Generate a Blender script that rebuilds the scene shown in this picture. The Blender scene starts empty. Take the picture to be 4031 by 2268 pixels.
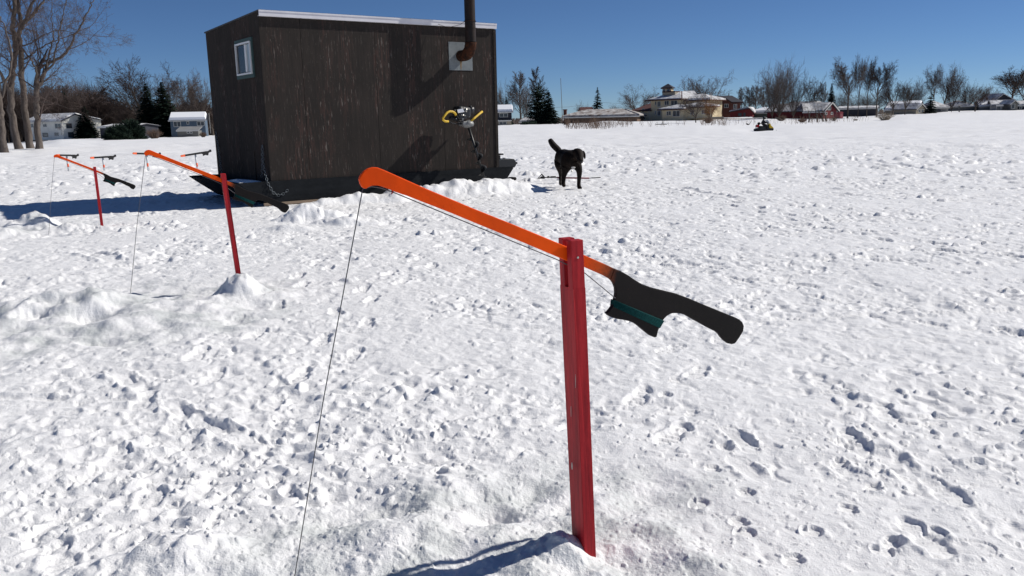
import bpy, bmesh, math, random
import numpy as np
from mathutils import Vector, Matrix

# ------------------------------------------------------------------ camera, sky, sun, exposure
F_PX, CX, CY = 3270.0, 2015.5, 1134.0
PITCH, ROLL, EYE = 0.200, 0.021, 1.20
SUN_AZ = math.atan2(0.950, 0.312)      # from +Y towards +X
SUN_EL = math.radians(38.6)
SC = bpy.context.scene
COL = SC.collection
fwd = Vector((0, math.cos(PITCH), -math.sin(PITCH)))
dn0 = Vector((0, -math.sin(PITCH), -math.cos(PITCH)))
rt0 = Vector((1, 0, 0))
RIGHT = rt0 * math.cos(ROLL) + dn0 * math.sin(ROLL)
DOWN = dn0 * math.cos(ROLL) - rt0 * math.sin(ROLL)
cam_data = bpy.data.cameras.new('camera')
cam = bpy.data.objects.new('camera', cam_data)
COL.objects.link(cam)
cam_data.sensor_width = 36.0
cam_data.lens = 36.0 * F_PX / 4031.0
cam_data.clip_start = 0.05
cam_data.clip_end = 6000
M = Matrix((( RIGHT.x, -DOWN.x, -fwd.x, 0), (RIGHT.y, -DOWN.y, -fwd.y, 0), (RIGHT.z, -DOWN.z, -fwd.z, EYE), (0, 0, 0, 1)))
cam.matrix_world = M
SC.camera = cam

world = bpy.data.worlds.new('World')
SC.world = world
world.use_nodes = True
nt = world.node_tree
nt.nodes.clear()
sky = nt.nodes.new('ShaderNodeTexSky')
sky.sky_type = 'NISHITA'
sky.sun_disc = False
sky.sun_elevation = SUN_EL
sky.sun_rotation = SUN_AZ
sky.altitude = 4800
sky.air_density = 1.0
sky.dust_density = 1.3
sky.ozone_density = 8
bg = nt.nodes.new('ShaderNodeBackground')
bg.inputs['Strength'].default_value = 0.068
wo = nt.nodes.new('ShaderNodeOutputWorld')
nt.links.new(sky.outputs[0], bg.inputs[0])
nt.links.new(bg.outputs[0], wo.inputs[0])

sl = bpy.data.lights.new('sun', 'SUN')
sl.energy = 4.5
sl.angle = math.radians(0.55)
sl.color = (1.0, 0.955, 0.885)
so = bpy.data.objects.new('sun', sl)
COL.objects.link(so)
sun_dir = Vector((math.sin(SUN_AZ) * math.cos(SUN_EL), math.cos(SUN_AZ) * math.cos(SUN_EL), math.sin(SUN_EL)))
so.rotation_euler = sun_dir.to_track_quat('Z', 'Y').to_euler()
so.location = sun_dir * 30
SC.view_settings.view_transform = 'Standard'
SC.view_settings.look = 'None'
SC.view_settings.exposure = 0.0
SC.view_settings.gamma = 1.0
SC.view_settings.use_curve_mapping = False
SC.cycles.max_bounces = 6
SC.cycles.diffuse_bounces = 3
SC.cycles.glossy_bounces = 3
SC.cycles.transmission_bounces = 4
SC.cycles.transparent_max_bounces = 6
SC.cycles.caustics_reflective = False
SC.cycles.caustics_refractive = False

# ------------------------------------------------------------------ sight lines of the photograph -> points of the place
def ray(px, py):
    d = fwd + RIGHT * ((px - CX) / F_PX) + DOWN * ((py - CY) / F_PX)
    return d
def at_y(px, py, Y):
    d = ray(px, py); t = Y / d.y
    return Vector((d.x * t, Y, EYE + d.z * t))
def at_z(px, py, z=0.0):
    d = ray(px, py); t = (z - EYE) / d.z
    return Vector((d.x * t, d.y * t, z))
def on_plane(px, py, p0, n):
    d = ray(px, py); o = Vector((0, 0, EYE))
    t = (p0 - o).dot(n) / d.dot(n)
    return o + d * t
def horizon(px):
    return 471.1 - 0.021 * (px - CX)

# ------------------------------------------------------------------ object helpers
def tag(o, label=None, cat=None, group=None, kind=None):
    if label: o['label'] = label
    if cat: o['category'] = cat
    if group: o['group'] = group
    if kind: o['kind'] = kind
    return o
def empty(name, loc, label=None, cat=None, group=None, rz=0.0):
    o = bpy.data.objects.new(name, None)
    o.empty_display_size = 0.2
    COL.objects.link(o)
    o.location = loc
    o.rotation_euler = (0, 0, rz)
    return tag(o, label, cat, group)
def link_mesh(name, me, mat=None, parent=None, world_coords=True):
    """mesh data given in world coordinates (parent's location only) become a child in the parent's frame"""
    o = bpy.data.objects.new(name, me)
    COL.objects.link(o)
    if mat is not None:
        for m in (mat if isinstance(mat, (list, tuple)) else [mat]):
            me.materials.append(m)
    if parent is not None:
        o.parent = parent
        if world_coords:
            q = parent; mw = Matrix.Identity(4)
            while q is not None:
                mw = q.matrix_basis @ mw; q = q.parent
            me.transform(mw.inverted())
    return o

class MB:
    """collects shapes, then links them as ONE mesh object"""
    def __init__(s):
        s.bm = bmesh.new(); s.mi = 0
    def _faces(s, n0):
        s.bm.faces.ensure_lookup_table()
        for f in s.bm.faces[n0:]: f.material_index = s.mi
    def poly(s, pts):
        n = len(s.bm.faces)
        f = s.bm.faces.new([s.bm.verts.new(p) for p in pts]); s._faces(n); return f
    def hexa(s, b, t):
        """b, t: four bottom and four top corners in the same turning order"""
        n = len(s.bm.faces)
        vb = [s.bm.verts.new(p) for p in b]; vt = [s.bm.verts.new(p) for p in t]
        s.bm.faces.new(vb[::-1]); s.bm.faces.new(vt)
        for i in range(4):
            j = (i + 1) % 4
            s.bm.faces.new((vb[i], vb[j], vt[j], vt[i]))
        s._faces(n)
    def box(s, c, size, ax=None, bev=0.0):
        X, Y, Z = ax if ax else (Vector((1, 0, 0)), Vector((0, 1, 0)), Vector((0, 0, 1)))
        c = Vector(c); hx, hy, hz = (v / 2 for v in size)
        if bev > 0:
            t = bmesh.new()
            bmesh.ops.create_cube(t, size=1.0)
            for v in t.verts: v.co = Vector((v.co.x * size[0], v.co.y * size[1], v.co.z * size[2]))
            bmesh.ops.bevel(t, geom=list(t.edges), offset=bev, segments=2, profile=0.5, affect='EDGES')
            n = len(s.bm.faces); mp = {}
            for v in t.verts: mp[v] = s.bm.verts.new(c + X * v.co.x + Y * v.co.y + Z * v.co.z)
            for f in t.faces: s.bm.faces.new([mp[v] for v in f.verts])
            t.free(); s._faces(n); return
        q = [(-hx, -hy), (hx, -hy), (hx, hy), (-hx, hy)]
        s.hexa([c + X * a + Y * b - Z * hz for a, b in q], [c + X * a + Y * b + Z * hz for a, b in q])
    def tube(s, pts, rad, n=8, cap=True, smooth=True):
        pts = [Vector(p) for p in pts]
        if not isinstance(rad, (list, tuple)): rad = [rad] * len(pts)
        nf = len(s.bm.faces); rings = []; up = None
        for i, p in enumerate(pts):
            a = pts[max(0, i - 1)]; b = pts[min(len(pts) - 1, i + 1)]
            d = (b - a).normalized() if (b - a).length > 1e-9 else Vector((0, 0, 1))
            if up is None:
                up = Vector((0, 0, 1)) if abs(d.z) < 0.9 else Vector((1, 0, 0))
            u = (up - d * up.dot(d)).normalized(); v = d.cross(u); up = u
            rings.append([s.bm.verts.new(p + (u * math.cos(2 * math.pi * k / n) + v * math.sin(2 * math.pi * k / n)) * rad[i]) for k in range(n)])
        for i in range(len(rings) - 1):
            for k in range(n):
                f = s.bm.faces.new((rings[i][k], rings[i][(k + 1) % n], rings[i + 1][(k + 1) % n], rings[i + 1][k])); f.smooth = smooth
        if cap:
            s.bm.faces.new(rings[0][::-1]); s.bm.faces.new(rings[-1])
        s._faces(nf)
    def prism(s, outline, n_vec):
        """outline: 3D points of a flat polygon; n_vec: thickness vector"""
        nf = len(s.bm.faces)
        a = [s.bm.verts.new(Vector(p)) for p in outline]; b = [s.bm.verts.new(Vector(p) + n_vec) for p in outline]
        k = len(a)
        f1 = s.bm.faces.new(a); f2 = s.bm.faces.new(b[::-1])
        for i in range(k):
            s.bm.faces.new((a[i], b[i], b[(i + 1) % k], a[(i + 1) % k]))
        s._faces(nf)
        return f1, f2
    def ball(s, c, r, seg=12, sc=(1, 1, 1)):
        nf = len(s.bm.faces)
        g = bmesh.ops.create_uvsphere(s.bm, u_segments=seg, v_segments=max(6, seg // 2), radius=1.0)
        for v in g['verts']: v.co = Vector((v.co.x * r * sc[0], v.co.y * r * sc[1], v.co.z * r * sc[2])) + Vector(c)
        s._faces(nf)
        s.bm.faces.ensure_lookup_table()
        for f in s.bm.faces[nf:]: f.smooth = True
    def build(s, name, mat, parent=None, bevel=0.0, recalc=True, world_coords=True):
        if recalc: bmesh.ops.recalc_face_normals(s.bm, faces=list(s.bm.faces))
        me = bpy.data.meshes.new(name); s.bm.to_mesh(me); s.bm.free()
        o = link_mesh(name, me, mat, parent, world_coords)
        if bevel > 0:
            md = o.modifiers.new('bevel', 'BEVEL'); md.width = bevel; md.segments = 2; md.limit_method = 'ANGLE'; md.angle_limit = math.radians(40)
        return o

def copy_tree(o, parent=None):
    kids = list(o.children)
    c = o.copy(); COL.objects.link(c)
    if parent is not None: c.parent = parent
    for k in kids: copy_tree(k, c)
    return c

# ------------------------------------------------------------------ materials
def mat(name, col, rough=0.7, spec=0.3, metal=0.0, vary=None, bump=None, alpha=None):
    """vary: (second colour, scale (or 3-tuple), contrast) ; bump: (scale, distance)"""
    m = bpy.data.materials.new(name); m.use_nodes = True
    n = m.node_tree.nodes; l = m.node_tree.links
    b = n['Principled BSDF']
    b.inputs['Base Color'].default_value = (*col, 1)
    b.inputs['Roughness'].default_value = rough
    b.inputs['Specular IOR Level'].default_value = spec
    b.inputs['Metallic'].default_value = metal
    tc = mp = None
    if vary or bump:
        tc = n.new('ShaderNodeTexCoord')
    if vary:
        c2, scale, contrast = vary
        mp = n.new('ShaderNodeMapping')
        l.new(tc.outputs['Object'], mp.inputs[0])
        mp.inputs['Scale'].default_value = scale if isinstance(scale, tuple) else (scale,) * 3
        t = n.new('ShaderNodeTexNoise'); t.inputs['Scale'].default_value = 1.0; t.inputs['Detail'].default_value = 5; t.inputs['Roughness'].default_value = 0.6
        l.new(mp.outputs[0], t.inputs[0])
        r = n.new('ShaderNodeMapRange'); r.inputs[1].default_value = 0.5 - contrast; r.inputs[2].default_value = 0.5 + contrast
        l.new(t.outputs[0], r.inputs[0])
        mx = n.new('ShaderNodeMix'); mx.data_type = 'RGBA'
        mx.inputs[6].default_value = (*col, 1); mx.inputs[7].default_value = (*c2, 1)
        l.new(r.outputs[0], mx.inputs[0]); l.new(mx.outputs[2], b.inputs['Base Color'])
    if bump:
        t = n.new('ShaderNodeTexNoise'); t.inputs['Scale'].default_value = bump[0]; t.inputs['Detail'].default_value = 4
        l.new(tc.outputs['Object'], t.inputs[0])
        bp = n.new('ShaderNodeBump'); bp.inputs['Distance'].default_value = bump[1]; bp.inputs['Strength'].default_value = 0.8
        l.new(t.outputs[0], bp.inputs['Height']); l.new(bp.outputs[0], b.inputs['Normal'])
    return m

# ------------------------------------------------------------------ noise on arrays
def _hash(ix, iy, seed):
    h = (ix.astype(np.int64) * 374761393 + iy.astype(np.int64) * 668265263 + seed * 1442695041) & 0xFFFFFFFF
    h = ((h ^ (h >> 13)) * 1274126177) & 0xFFFFFFFF
    h = ((h ^ (h >> 16)) * 2246822519) & 0xFFFFFFFF
    return (h ^ (h >> 15)) & 0xFFFFFFFF
def perlin(x, y, seed=0):
    ix = np.floor(x); iy = np.floor(y); fx = x - ix; fy = y - iy
    u = fx * fx * fx * (fx * (fx * 6 - 15) + 10); v = fy * fy * fy * (fy * (fy * 6 - 15) + 10)
    def g(dx, dy):
        a = _hash(ix + dx, iy + dy, seed).astype(np.float64) * (2 * math.pi / 4294967296.0)
        return np.cos(a) * (fx - dx) + np.sin(a) * (fy - dy)
    a = g(0, 0); b = g(1, 0); c = g(0, 1); d = g(1, 1)
    return ((a + (b - a) * u) + ((c + (d - c) * u) - (a + (b - a) * u)) * v) * 1.5
def cells(x, y, seed, shape):
    """sum over the nearest random points: shape(dx, dy, r1, r2, r3)"""
    ix = np.floor(x); iy = np.floor(y); out = np.zeros_like(x)
    k = 1 / 4294967296.0
    for ox in (-1, 0, 1):
        for oy in (-1, 0, 1):
            jx = ix + ox; jy = iy + oy
            h1 = _hash(jx, jy, seed); h2 = _hash(jx, jy, seed + 7)
            a = (h1 & 0xFFFF) / 65536.0; b = (h1 >> 16) / 65536.0
            c = (h2 & 0x3FF) / 1024.0; d = ((h2 >> 10) & 0x3FF) / 1024.0; e = ((h2 >> 20) & 0x3FF) / 1024.0
            v = shape(x - jx - a, y - jy - b, c, d, e)
            out = np.where(np.abs(v) > np.abs(out), v, out)
    return out
def sstep(a, b, x):
    t = np.clip((x - a) / (b - a), 0, 1)
    return t * t * (3 - 2 * t)
# ------------------------------------------------------------------ the ground: lake ice under trampled snow, rising to the shore
def flat_row(px, Y):
    return horizon(px) + 4003.0 / Y
SHORE = {   # sight-line column: (distance, row at which the ground shows there)
    -300: [(42, 610), (50, 588), (70, 576), (250, 566)],
    0:    [(42, 606), (50, 585), (70, 573), (250, 563)],
    150:  [(42, 605), (54, 578), (80, 570), (200, 560), (260, 556)],
    250:  [(42, 603), (60, 570), (110, 554), (200, 548), (260, 546)],
    400:  [(42, 600), (60, 572), (110, 556), (190, 546), (260, 543)],
    560:  [(42, 598), (60, 570), (110, 553), (130, 549), (260, 538)],
    760:  [(42, 594), (60, 571), (120, 543), (200, 537), (260, 535)],
    1500: [(60, 549), (120, 520), (200, 508), (260, 505)],
    1960: [(60, 539), (120, 506), (170, 495), (260, 492)],
    2150: [(60, 536), (120, 503), (190, 490), (260, 488)],
    2300: [(60, 533), (100, 512), (125, 500), (180, 489), (260, 485)],
    2400: [(60, 532), (100, 512), (120, 502), (170, 479), (260, 473)],
    2520: [(60, 530), (100, 508), (130, 492), (180, 479), (260, 475)],
    2600: [(60, 529), (100, 505), (140, 489), (200, 476), (260, 471)],
    2740: [(60, 528), (100, 503), (130, 491), (150, 483), (200, 474), (260, 466)],
    2870: [(60, 526), (100, 505), (130, 492), (190, 473), (230, 464), (280, 462)],
    3000: [(60, 525), (86, 518), (130, 492), (180, 471), (230, 462), (300, 461)],
    3200: [(60, 520), (86, 510), (130, 488), (150, 482), (200, 465), (300, 462)],
    3350: [(60, 517), (86, 505), (130, 485), (180, 467), (210, 461), (300, 459)],
    3480: [(60, 514), (86, 501), (130, 480), (160, 473), (200, 456), (260, 450)],
    3600: [(60, 511), (86, 496), (130, 473), (180, 457), (210, 450), (300, 447)],
    3750: [(60, 508), (86, 492), (130, 470), (180, 451), (230, 439), (300, 437)],
    3900: [(60, 505), (86, 489), (130, 466), (180, 448), (230, 435), (300, 433)],
    4031: [(60, 503), (86, 486), (130, 463), (180, 446), (230, 433), (300, 431)],
    4400: [(60, 497), (86, 480), (130, 458), (180, 440), (230, 427), (300, 424)],
}
_cols = sorted(SHORE)
_lys = np.log(np.array([0.2, 28, 34, 42, 50, 60, 75, 86, 100, 115, 130, 150, 170, 190, 210, 235, 260, 300, 400, 600, 1200, 6000]))
_tab = np.zeros((len(_cols), len(_lys)))
for _i, _c in enumerate(_cols):
    pts = [(0.2, 0.0), (32.0, 0.0)]
    for Y, row in SHORE[_c]:
        pts.append((Y, at_y(_c, row, Y).z))
    yl, rl = SHORE[_c][-1]
    pts.append((600.0, at_y(_c, rl - 2, 600.0).z))
    pts.append((6000.0, pts[-1][1]))
    _tab[_i] = np.interp(_lys, np.log([p[0] for p in pts]), [p[1] for p in pts])
_cols_a = np.array(_cols, float)
def z_base(x, y):
    x = np.asarray(x, float); y = np.asarray(y, float)
    r = np.hypot(x, y)
    th = np.arctan2(x, np.maximum(y, 1e-6)); th = np.where(y <= 0, np.sign(x) * 1.5, th)
    thc = np.clip(th, -0.62, 0.62)
    px = CX + F_PX / math.cos(PITCH) * np.tan(thc)
    Y = np.log(np.maximum(r * np.cos(thc), 0.21))
    px = np.clip(px, _cols_a[0], _cols_a[-1] - 1e-3)
    ci = np.clip(np.searchsorted(_cols_a, px, side='right') - 1, 0, len(_cols) - 2)
    u = (px - _cols_a[ci]) / (_cols_a[ci + 1] - _cols_a[ci]); u = u * u * (3 - 2 * u)
    yi = np.clip(np.searchsorted(_lys, Y, side='right') - 1, 0, len(_lys) - 2)
    v = np.clip((Y - _lys[yi]) / (_lys[yi + 1] - _lys[yi]), 0, 1)
    a = _tab[ci, yi] * (1 - v) + _tab[ci, yi + 1] * v
    b = _tab[ci + 1, yi] * (1 - v) + _tab[ci + 1, yi + 1] * v
    return a * (1 - u) + b * u
def ground_z(x, y):
    return float(z_base(np.array([x]), np.array([y]))[0])
def gp(px, Y):
    """ground point at distance Y on sight-line column px"""
    x = (px - CX) / F_PX * math.cos(PITCH) * Y
    for _ in range(4):
        z = ground_z(x, Y); d = fwd
        dep = Y * math.cos(PITCH) - (z - EYE) * math.sin(PITCH)
        v = -((z - EYE) * math.cos(PITCH) + Y * math.sin(PITCH))
        # undo the roll: column = u c + v s
        u = ((px - CX) / F_PX * dep - v * math.sin(ROLL)) / math.cos(ROLL)
        x = u
    return Vector((x, Y, ground_z(x, Y)))

# cabin frame (fitted to the photograph)
CAB = Vector((-3.58, 12.544, 0.0)); CA = 0.621
CF = Vector((math.cos(CA), math.sin(CA), 0)); CE = Vector((-math.sin(CA), math.cos(CA), 0)); UP = Vector((0, 0, 1))
CL, CW = 4.145, 2.614
def cab(u, v, z):          # u along the long front, v into the depth
    return CAB + CF * u + CE * v + UP * z

# grooves (boot trenches, sled and ski lines) as sight-line polylines on the flat ice: (points, half width, depth, rim)
GROOVES = [
    ([(-60, 1562), (160, 1562), (400, 1570), (620, 1572)], 0.034, 0.04, 0.006),
    ([(455, 1470), (530, 1512), (590, 1545)], 0.05, 0.045, 0.012),
    ([(640, 1568), (740, 1562)], 0.03, 0.03, 0.008),
    ([(665, 1585), (720, 1620), (800, 1668), (850, 1678), (930, 1712), (980, 1740), (1075, 1782)], 0.045, 0.05, 0.014),
    ([(1110, 1800), (1160, 1818), (1230, 1842)], 0.06, 0.05, 0.016),
    ([(1270, 1842), (1330, 1890)], 0.03, 0.03, 0.01),
    ([(930, 1558), (1105, 1560)], 0.028, 0.03, 0.006),
    ([(800, 1306), (900, 1306), (1112, 1304)], 0.04, 0.05, 0.006),
    ([(1345, 1302), (1470, 1300)], 0.026, 0.022, 0.005),
    ([(1890, 1290), (2140, 1288)], 0.035, 0.04, 0.005),
    ([(2917, 1262), (3230, 1245), (3300, 1248), (3463, 1236), (3700, 1226), (4060, 1212)], 0.034, 0.045, 0.007),
    ([(3180, 1252), (3250, 1243), (3470, 1236)], 0.05, 0.028, 0.01),
    ([(330, 995), (400, 1008), (460, 1028)], 0.09, 0.05, 0.02),
    ([(-60, 1092), (180, 1086), (380, 1080)], 0.03, 0.03, 0.008),
    ([(3450, 640), (3560, 655), (3640, 668), (3720, 678), (3800, 690), (4060, 700)], 0.12, 0.06, 0.03),
    ([(3400, 633), (3500, 643), (3600, 660)], 0.10, 0.05, 0.02),
    ([(3780, 682), (3900, 688), (4060, 690)], 0.10, 0.06, 0.02),
    ([(2430, 664), (2500, 668), (2620, 674)], 0.10, 0.05, 0.03),
    ([(2660, 735), (2790, 765), (2890, 780)], 0.11, 0.06, 0.03),
    ([(3280, 762), (3330, 765), (3400, 776)], 0.10, 0.05, 0.02),
    ([(2872, 1700), (2905, 1730), (2960, 1780)], 0.035, 0.03, 0.01),
    ([(2900, 1820), (2960, 1870), (3010, 1890)], 0.04, 0.03, 0.01),
    ([(3470, 1795), (3530, 1830), (3560, 1862), (3600, 1890), (3650, 1930)], 0.045, 0.022, 0.010),
    ([(3570, 2090), (3640, 2130), (3740, 2165), (3850, 2170)], 0.05, 0.020, 0.010),
    ([(3300, 1855), (3380, 1882)], 0.03, 0.03, 0.006),
    ([(3425, 1850), (3560, 1858)], 0.022, 0.02, 0.004),
    ([(3400, 1815), (3480, 1828)], 0.022, 0.02, 0.004),
    ([(3835, 1850), (3965, 1862)], 0.028, 0.018, 0.004),
    ([(3520, 1640), (3600, 1650), (3690, 1644)], 0.014, 0.014, 0.004), ([(3530, 1668), (3620, 1686), (3710, 1674)], 0.014, 0.014, 0.004),
    ([(3240, 1540), (3370, 1548)], 0.012, 0.012, 0.003), ([(3240, 1556), (3370, 1562)], 0.012, 0.012, 0.003),
    ([(560, 760), (760, 752)], 0.12, 0.02, 0.01),
    ([(560, 1765), (700, 1740), (900, 1728)], 0.03, 0.014, 0.004),
    ([(2640, 720), (2900, 690), (3100, 668), (3350, 650)], 0.06, 0.03, 0.01), ([(2800, 762), (3100, 735), (3400, 690), (3560, 668)], 0.06, 0.03, 0.01),
    ([(3960, 1290), (4060, 1330)], 0.04, 0.03, 0.01), ([(3900, 1150), (4060, 1162)], 0.03, 0.02, 0.01),
]
# heaps and hollows: (px, py, radius across, radius along, angle, height, roughness)
HEAPS = [
    (2222, 2186, 0.080, 0.065, 0.3, 0.060, 0.2), (2150, 2235, 0.12, 0.09, 0.5, 0.022, 0.3), (2345, 2246, 0.06, 0.05, 0.0, 0.02, 0.6),
    (1940, 2040, 0.075, 0.062, 0.3, -0.075, 0.15), (1700, 1960, 0.12, 0.10, 0.3, 0.04, 0.3), (1180, 868, 0.26, 0.20, 0.3, 0.15, 0.25), (1275, 862, 0.30, 0.20, 0.2, 0.15, 0.25), (1370, 880, 0.35, 0.2, 0.1, 0.10, 0.6), (1120, 905, 0.3, 0.2, 0.1, 0.06, 0.7), (1800, 2120, 0.30, 0.18, 0.1, 0.035, 0.4), (1500, 2150, 0.35, 0.2, 0.0, 0.03, 0.4), (640, 2250, 0.25, 0.12, 0.2, 0.05, 0.7),
    (780, 2185, 0.16, 0.12, 0.3, 0.03, 0.6), (1750, 1890, 0.25, 0.12, 0.0, 0.02, 0.5),
    (953, 1172, 0.14, 0.13, 0.0, 0.135, 0.35), (985, 1175, 0.34, 0.26, 0.0, 0.06, 0.5),
    (600, 1240, 0.55, 0.45, 0.0, 0.06, 0.6), (350, 1215, 0.30, 0.22, 0.5, 0.10, 0.5), (170, 1240, 0.35, 0.3, 0.0, 0.08, 0.6),
    (130, 1262, 0.10, 0.09, 0.6, -0.09, 0.3), (260, 1235, 0.16, 0.10, 0.2, -0.06, 0.3), (355, 1260, 0.10, 0.08, 0.2, -0.06, 0.3), (395, 1345, 0.14, 0.06, 0.0, -0.05, 0.2),
    (525, 1180, 0.08, 0.06, 0.0, -0.05, 0.2), (516, 1050, 0.07, 0.05, 0.0, -0.05, 0.1), (775, 1150, 0.15, 0.08, 0.0, -0.02, 0.2),
    (75, 905, 0.30, 0.20, 0.0, 0.13, 0.6), (175, 900, 0.20, 0.16, 0.4, 0.17, 0.4), (-40, 930, 0.4, 0.25, 0.0, 0.12, 0.7), (250, 905, 0.25, 0.2, 0.0, 0.08, 0.6), (215, 930, 0.12, 0.08, 0.5, -0.12, 0.2), (330, 905, 0.3, 0.2, 0.0, 0.05, 0.6),
    (582, 668, 0.30, 0.25, 0.0, 0.12, 0.5), (408, 672, 0.30, 0.25, 0.0, 0.06, 0.5), (268, 668, 0.25, 0.25, 0.0, 0.05, 0.5),
]
_cw = lambda u, v: (CAB + CF * u + CE * v)
WORLD_HEAPS = [   # (x, y, rx, ry, angle, height, rough)
    (*_cw(3.15, -0.75)[:2], 0.62, 0.36, CA, 0.25, 0.35), (*_cw(3.95, -0.70)[:2], 0.55, 0.34, CA, 0.17, 0.5), (*_cw(2.35, -0.55)[:2], 0.6, 0.3, CA, 0.15, 0.7), (*_cw(1.5, -0.48)[:2], 0.75, 0.28, CA, 0.13, 0.7), (*_cw(0.85, -0.45)[:2], 0.5, 0.22, CA, 0.09, 0.7),
    (*_cw(4.6, -0.2)[:2], 0.4, 0.3, CA, 0.08, 0.6),
]
TRAILS = [([(3230, 1420), (3480, 1790), (3640, 1960), (3960, 2330)], .36, .09, .15, .052, .015), ([(2520, 1010), (3100, 1120), (4000, 1330)], .40, .10, .15, .052, .028),
    ([(1330, 1000), (1000, 1240), (640, 1600), (330, 2250)], .37, .09, .15, .052, .022), ([(2290, 800), (1800, 960), (1420, 1180), (1260, 1520)], .38, .10, .15, .052, .024),
    ([(3950, 880), (3200, 1050), (2700, 1380), (2520, 1750)], .38, .09, .15, .052, .024), ([(2700, 760), (3300, 900), (4060, 1040)], .42, .10, .16, .06, .032), ([(1500, 880), (900, 980), (300, 1060)], .40, .10, .16, .06, .03),
    ([(2720, 2010), (3100, 2120), (3560, 2150), (4000, 2120)], .20, .05, .038, .034, .014), ([(3290, 1760), (3400, 1960), (3470, 2260)], .19, .05, .038, .034, .016), ([(2620, 1500), (2800, 1800), (3050, 2250)], .21, .05, .036, .032, .013),
    ([(2400, 900), (2850, 1020), (3400, 1010), (4000, 1120)], .24, .06, .05, .042, .02), ([(250, 1500), (560, 1700), (830, 2050)], .2, .05, .038, .034, .014)]
WETS = ((1800, 2330, 1.05, 1.0), (2300, 2250, 0.55, 1.0), (480, 1230, 1.35, 1.0), (950, 1150, 0.6, 1.0), (130, 900, 0.9, 0.8))
def seg_dist(x, y, P):
    best = np.full_like(x, 1e9); side = np.zeros_like(x); along = np.zeros_like(x); acc = 0.0
    for a, b in zip(P[:-1], P[1:]):
        dx, dy = b[0] - a[0], b[1] - a[1]; L2 = dx * dx + dy * dy; L = math.sqrt(L2)
        t = np.clip(((x - a[0]) * dx + (y - a[1]) * dy) / L2, 0, 1)
        ex = x - a[0] - t * dx; ey = y - a[1] - t * dy
        d = np.hypot(ex, ey); m = d < best
        best = np.where(m, d, best); along = np.where(m, acc + t * L, along); acc += L
    return best, along, acc

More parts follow.
